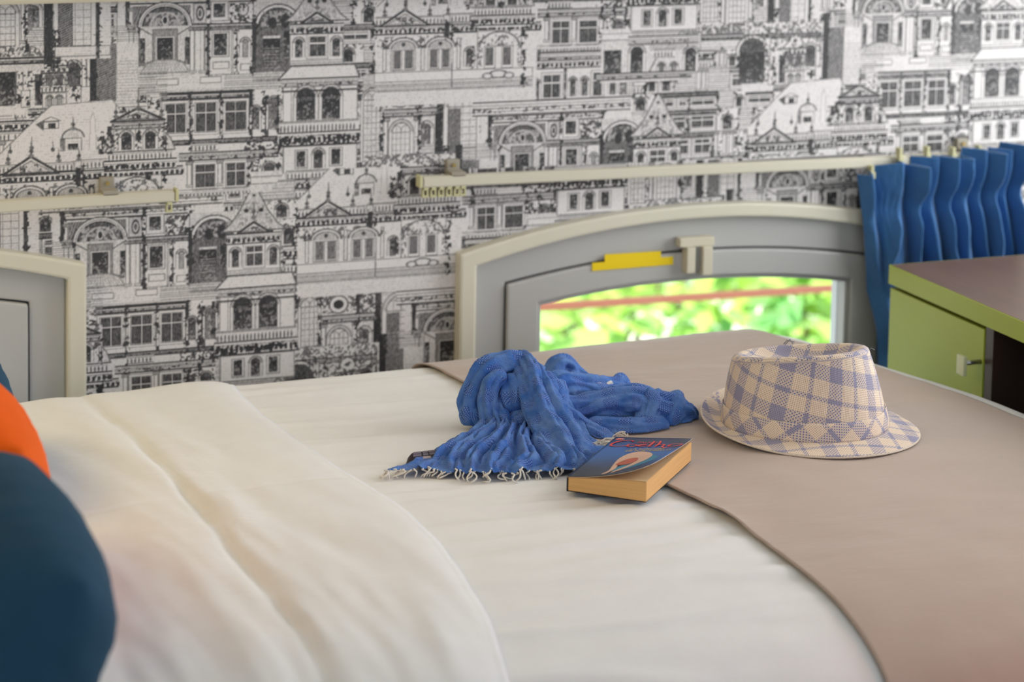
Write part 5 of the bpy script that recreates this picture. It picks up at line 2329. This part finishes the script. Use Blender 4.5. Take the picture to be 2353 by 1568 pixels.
def sheet(rows_, folds=6.0, amp=0.005, seed=0.0, fine=0.0022, fan=None, wave=0.0):
    """spread length of scarf: rows of control points (px, py, ground row)"""
    C = [[over(*p) for p in r] for r in rows_]
    wL = max(sum((r[i + 1] - r[i]).length for i in range(len(r) - 1)) for r in C)
    hL = sum((C[j + 1][len(C[0]) // 2] - C[j][len(C[0]) // 2]).length for j in range(len(C) - 1))
    nu_, nv_ = max(20, int(wL / fine)), max(16, int(hL / (fine * 1.2)))
    base = []
    for j in range(nv_ + 1):
        ctrl = [catmull([C[r][k] for r in range(len(C))], j / nv_) for k in range(len(C[0]))]
        base.append([catmull(ctrl, i / nu_) for i in range(nu_ + 1)])
    Q, UVs = [], []
    for j in range(nv_ + 1):
        ur = []
        for i in range(nu_ + 1):
            p = base[j][i]
            du = base[j][min(i + 1, nu_)] - base[j][max(i - 1, 0)]
            dv = base[min(j + 1, nv_)][i] - base[max(j - 1, 0)][i]
            n_ = dv.cross(du)
            n_ = n_.normalized() if n_.length > 1e-9 else Vector((0, 0, 1))
            if n_.dot(CAM - p) < 0:
                n_ = -n_
            u, v = i / nu_, j / nv_
            ph = u * folds + 0.55 * mnoise.noise(Vector((u * 3 + seed, v * 2.2, seed))) + 0.25 * mnoise.noise(Vector((u * 8, v * 4 + seed, 1)))
            a = amp * (fan[0] + (fan[1] - fan[0]) * v if fan else 1)
            h = a * (sharp(ph) - 0.5) + a * 0.5 * (sharp(ph * 2.3 + 0.3 * v + 0.4 * mnoise.noise(Vector((u * 4, v * 5, seed + 3)))) - 0.5)
            if wave:
                p = p + dv.normalized() * (wave * v ** 3 * (sharp(ph + 0.2) - 0.55 + 0.7 * mnoise.noise(Vector((u * 9, seed, 0)))))
            p = p + n_ * (h + crinkle(p, u * wL, v * hL, seed))
            if p.z < LAY + 0.0012:
                p.z = LAY + 0.0012 + 0.0008 * abs(mnoise.noise(p * 50))
            Q.append(p)
            ur.append((u * wL + seed, v * hL))
        UVs.append(ur)
    add_grid(Q, UVs, nu_ + 1, False)
    return base, Q, nu_, nv_


# back loops and rolls first, then the bundle, then the spread tails
roll([(1255, 905, 930, 24), (1275, 858, 925, 26), (1296, 838, 922, 20), (1322, 856, 920, 17), (1352, 882, 920, 22), (1385, 893, 915, 20)], folds=4, seed=1.1, depth=0.34)
roll([(1240, 920, 955, 32), (1290, 893, 948, 40), (1350, 893, 940, 34), (1405, 893, 930, 28), (1428, 890, 922, 22)], folds=6, seed=2.3, depth=0.26)
roll([(1412, 880, 925, 12), (1424, 869, 922, 11), (1430, 884, 922, 14), (1418, 905, 922, 12)], folds=3, seed=2.9)
roll([(1250, 945, 985, 34), (1330, 945, 985, 36), (1400, 930, 985, 38), (1460, 926, 985, 42), (1510, 938, 988, 42), (1552, 945, 985, 38), (1582, 950, 980, 26), (1600, 956, 976, 10)], folds=6, seed=3.7, depth=0.28, twist=0.9)
roll([(1340, 985, 1005, 22), (1420, 985, 1010, 26), (1480, 985, 1008, 26), (1530, 975, 1000, 20)], folds=5, seed=5.2, depth=0.26)
roll([(1478, 1000, 1012, 14), (1486, 960, 1004, 20), (1500, 918, 992, 20), (1506, 898, 985, 12)], folds=3, seed=6.1, depth=0.3)
roll([(1520, 985, 1000, 14), (1542, 950, 994, 24), (1550, 922, 985, 20), (1536, 908, 980, 12)], folds=3, seed=6.8, depth=0.3)
# the bundle at the left: loops rising from the bed and over the top
roll([(1118, 990, 1000, 30), (1095, 955, 992, 34), (1098, 905, 985, 34), (1128, 862, 980, 36), (1172, 846, 975, 34), (1204, 856, 975, 30), (1222, 890, 980, 34), (1240, 940, 990, 36)], folds=6, seed=8.4, depth=0.22, twist=1.2)
roll([(1098, 985, 1000, 24), (1084, 950, 995, 22), (1096, 918, 990, 20), (1118, 885, 985, 22)], folds=5, seed=9.2, depth=0.3)
roll([(1150, 1000, 1010, 22), (1128, 965, 1005, 20), (1122, 920, 1000, 20), (1134, 880, 995, 18), (1160, 860, 990, 14)], folds=5, seed=10.7, depth=0.34)
roll([(1186, 950, 1000, 24), (1184, 905, 995, 26), (1178, 862, 985, 20)], folds=3, seed=11.3, depth=0.3)
roll([(1165, 1000, 1012, 30), (1205, 975, 1008, 34), (1260, 985, 1010, 34)], folds=5, seed=12.6, depth=0.25)
# thin gathered edge running forward between band and right roll
roll([(1272, 878, 980, 14), (1288, 905, 990, 17), (1292, 940, 1000, 17), (1318, 965, 1006, 17), (1352, 990, 1014, 17), (1380, 1008, 1022, 20), (1402, 1022, 1030, 18)], folds=4, seed=13.9, depth=0.34, twist=1.4)
# broad band falling from the crest to the front right
sheet([[(1176, 830, 960), (1192, 815, 968), (1210, 814, 970), (1226, 832, 965)],
       [(1186, 862, 985), (1206, 838, 985), (1236, 838, 985), (1264, 868, 980)],
       [(1196, 905, 1000), (1216, 885, 1004), (1254, 884, 1004), (1290, 915, 995)],
       [(1204, 950, 1015), (1236, 925, 1018), (1280, 930, 1018), (1322, 965, 1008)],
       [(1220, 1000, 1035), (1260, 972, 1036), (1310, 982, 1036), (1352, 1012, 1030)],
       [(1240, 1045, 1066), (1290, 1022, 1066), (1340, 1030, 1062), (1392, 1048, 1056)],
       [(1262, 1090, 1098), (1312, 1072, 1096), (1360, 1074, 1090), (1408, 1082, 1084)]], folds=3.4, amp=0.0075, seed=15.3, fan=(0.6, 1.1))
# fan spread on the bed, ending in the fringe
fan_rows = [[(1120, 985, 1004), (1136, 968, 1006), (1160, 972, 1008), (1195, 975, 1010), (1235, 990, 1012), (1262, 1000, 1018)],
            [(1058, 1022, 1034), (1092, 1005, 1034), (1140, 995, 1036), (1195, 1000, 1040), (1250, 1012, 1044), (1300, 1030, 1048)],
            [(990, 1060, 1068), (1040, 1038, 1066), (1110, 1028, 1066), (1185, 1030, 1070), (1265, 1038, 1074), (1340, 1054, 1074)],
            [(935, 1086, 1092), (1005, 1072, 1090), (1090, 1064, 1090), (1180, 1062, 1092), (1280, 1062, 1096), (1370, 1068, 1090)],
            [(888, 1102, 1107), (985, 1094, 1106), (1082, 1100, 1113), (1180, 1096, 1112), (1285, 1088, 1106), (1396, 1078, 1092)]]
fb, fq, fnu, fnv = sheet(fan_rows, folds=8.5, amp=0.0150, seed=17.9, fan=(0.7, 1.0), wave=0.008)
# left pleats dropping from the bundle into the fan
sheet([[(1100, 920, 985), (1118, 905, 990), (1140, 905, 992), (1156, 920, 990)],
       [(1112, 960, 1000), (1128, 945, 1005), (1148, 948, 1006), (1170, 965, 1004)],
       [(1118, 1000, 1016), (1140, 985, 1020), (1166, 985, 1022), (1200, 1000, 1020)],
       [(1085, 1030, 1038), (1130, 1012, 1040), (1180, 1012, 1044), (1240, 1030, 1044)]], folds=3.5, amp=0.006, seed=19.4)
me = bpy.data.meshes.new('scarf_cloth')
me.from_pydata([tuple(v) for v in SV], [], SF)
uvl = me.uv_layers.new(name='UVMap')
uvl.data.foreach_set('uv', [c for p in SU for c in p])
me.update()
sc_loc = ground(1230, 1010, LAY)
scarf = empty('scarf', sc_loc, 'crumpled blue cotton scarf with white fringe lying on the bed', 'scarf')
cloth = link('scarf_cloth', me, scarf, M_scarf, True)
md = cloth.modifiers.new('thickness', 'SOLIDIFY')
md.thickness = 0.0008
md.offset = 0
# fringe
M_fringe = mat('white_cotton_yarn', (0.74, 0.71, 0.66), 0.9, noise=0.08, nscale=200)
rfr = random.Random(21)


def strand(p, d, L, r, curl, up=0.0):
    """short curly yarn lying on the bed"""
    sd = Vector((-d.y, d.x, 0))
    pts = []
    ph, w_ = rfr.uniform(0, 6.28), rfr.uniform(1.2, 2.6)
    for i in range(11):
        f = i / 10
        q_ = p + d * (L * f * (1 - 0.25 * f)) + sd * (curl * math.sin(ph + w_ * math.pi * f) * f) - d * (curl * 0.6 * (1 - math.cos(w_ * math.pi * f)) * f)
        zf = max(LAY - 0.0085 + r if q_.x < run_left(q_.y) else LAY + r, p.z * (1 - f) + (LAY - 0.008 + r) * f + up * math.sin(math.pi * f))
        pts.append(Vector((q_.x, q_.y, zf)))
    return pts


front = Vector((-vdir.x, -vdir.y, 0)).normalized()
ends = fq[-(fnu + 1):]
NF = 50
for i in range(NF):
    e_ = ends[min(fnu, int((i + 0.5 + rfr.uniform(-0.4, 0.4)) / NF * fnu))]
    d = (Matrix.Rotation(rfr.choice((-1, 1)) * rfr.uniform(0.1, 1.75), 3, 'Z') @ front)
    pts = strand(e_ - front * 0.001, d, rfr.uniform(0.006, 0.021), 0.001, rfr.uniform(0.002, 0.009), rfr.uniform(0, 0.005))
    tube('fringe_strand', pts, [0.00105] * 10 + [0.0005], M_fringe, scarf, 6)
# knot of fringe on the second tail, beside the book
for i in range(22):
    c = over(1398 + rfr.uniform(-20, 24), 1020 + rfr.uniform(-12, 9), 1030)
    a0 = rfr.uniform(0, 6.28)
    R_ = rfr.uniform(0.006, 0.013)
    pts = []
    for k in range(13):
        an = a0 + k / 12 * rfr.uniform(3.0, 4.6)
        pts.append(c + (Vector((RGT.x, RGT.y, RGT.z)) * math.cos(an) * R_ + Vector((0, 0, 1)) * math.sin(an) * R_ * 0.8) + front * (0.030 + 0.006 * math.sin(k * 0.7 + i)))
    for p in pts:
        p.z = max(p.z, LAY + 0.001)
    tube('fringe_strand', pts, 0.0009, M_fringe, scarf, 6)
for i in range(5):
    c = over(1428 + rfr.uniform(-6, 6), 994 + rfr.uniform(-7, 7), 1022)
    pts = [c + front * 0.022 + RGT * (0.007 * math.cos(k * 0.6 + i)) + Vector((0, 0, 0.005 * math.sin(k * 0.6 + i))) for k in range(9)]
    tube('fringe_strand', pts, 0.0009, M_fringe, scarf, 6)
# thin fringe left on the back roll
for i in range(5):
    c0_, c1_ = over(1372 + i * 3, 874 + i * 0.8, 935), over(1408 + i * 2, 868 + i * 1.6, 930)
    pts = [c0_ + (c1_ - c0_) * (k / 6) + front * 0.020 + Vector((0, 0, 0.0012 * math.sin(k * 1.3 + i))) for k in range(7)]
    tube('fringe_strand', pts, 0.0007, M_fringe, scarf, 6)
own(scarf)
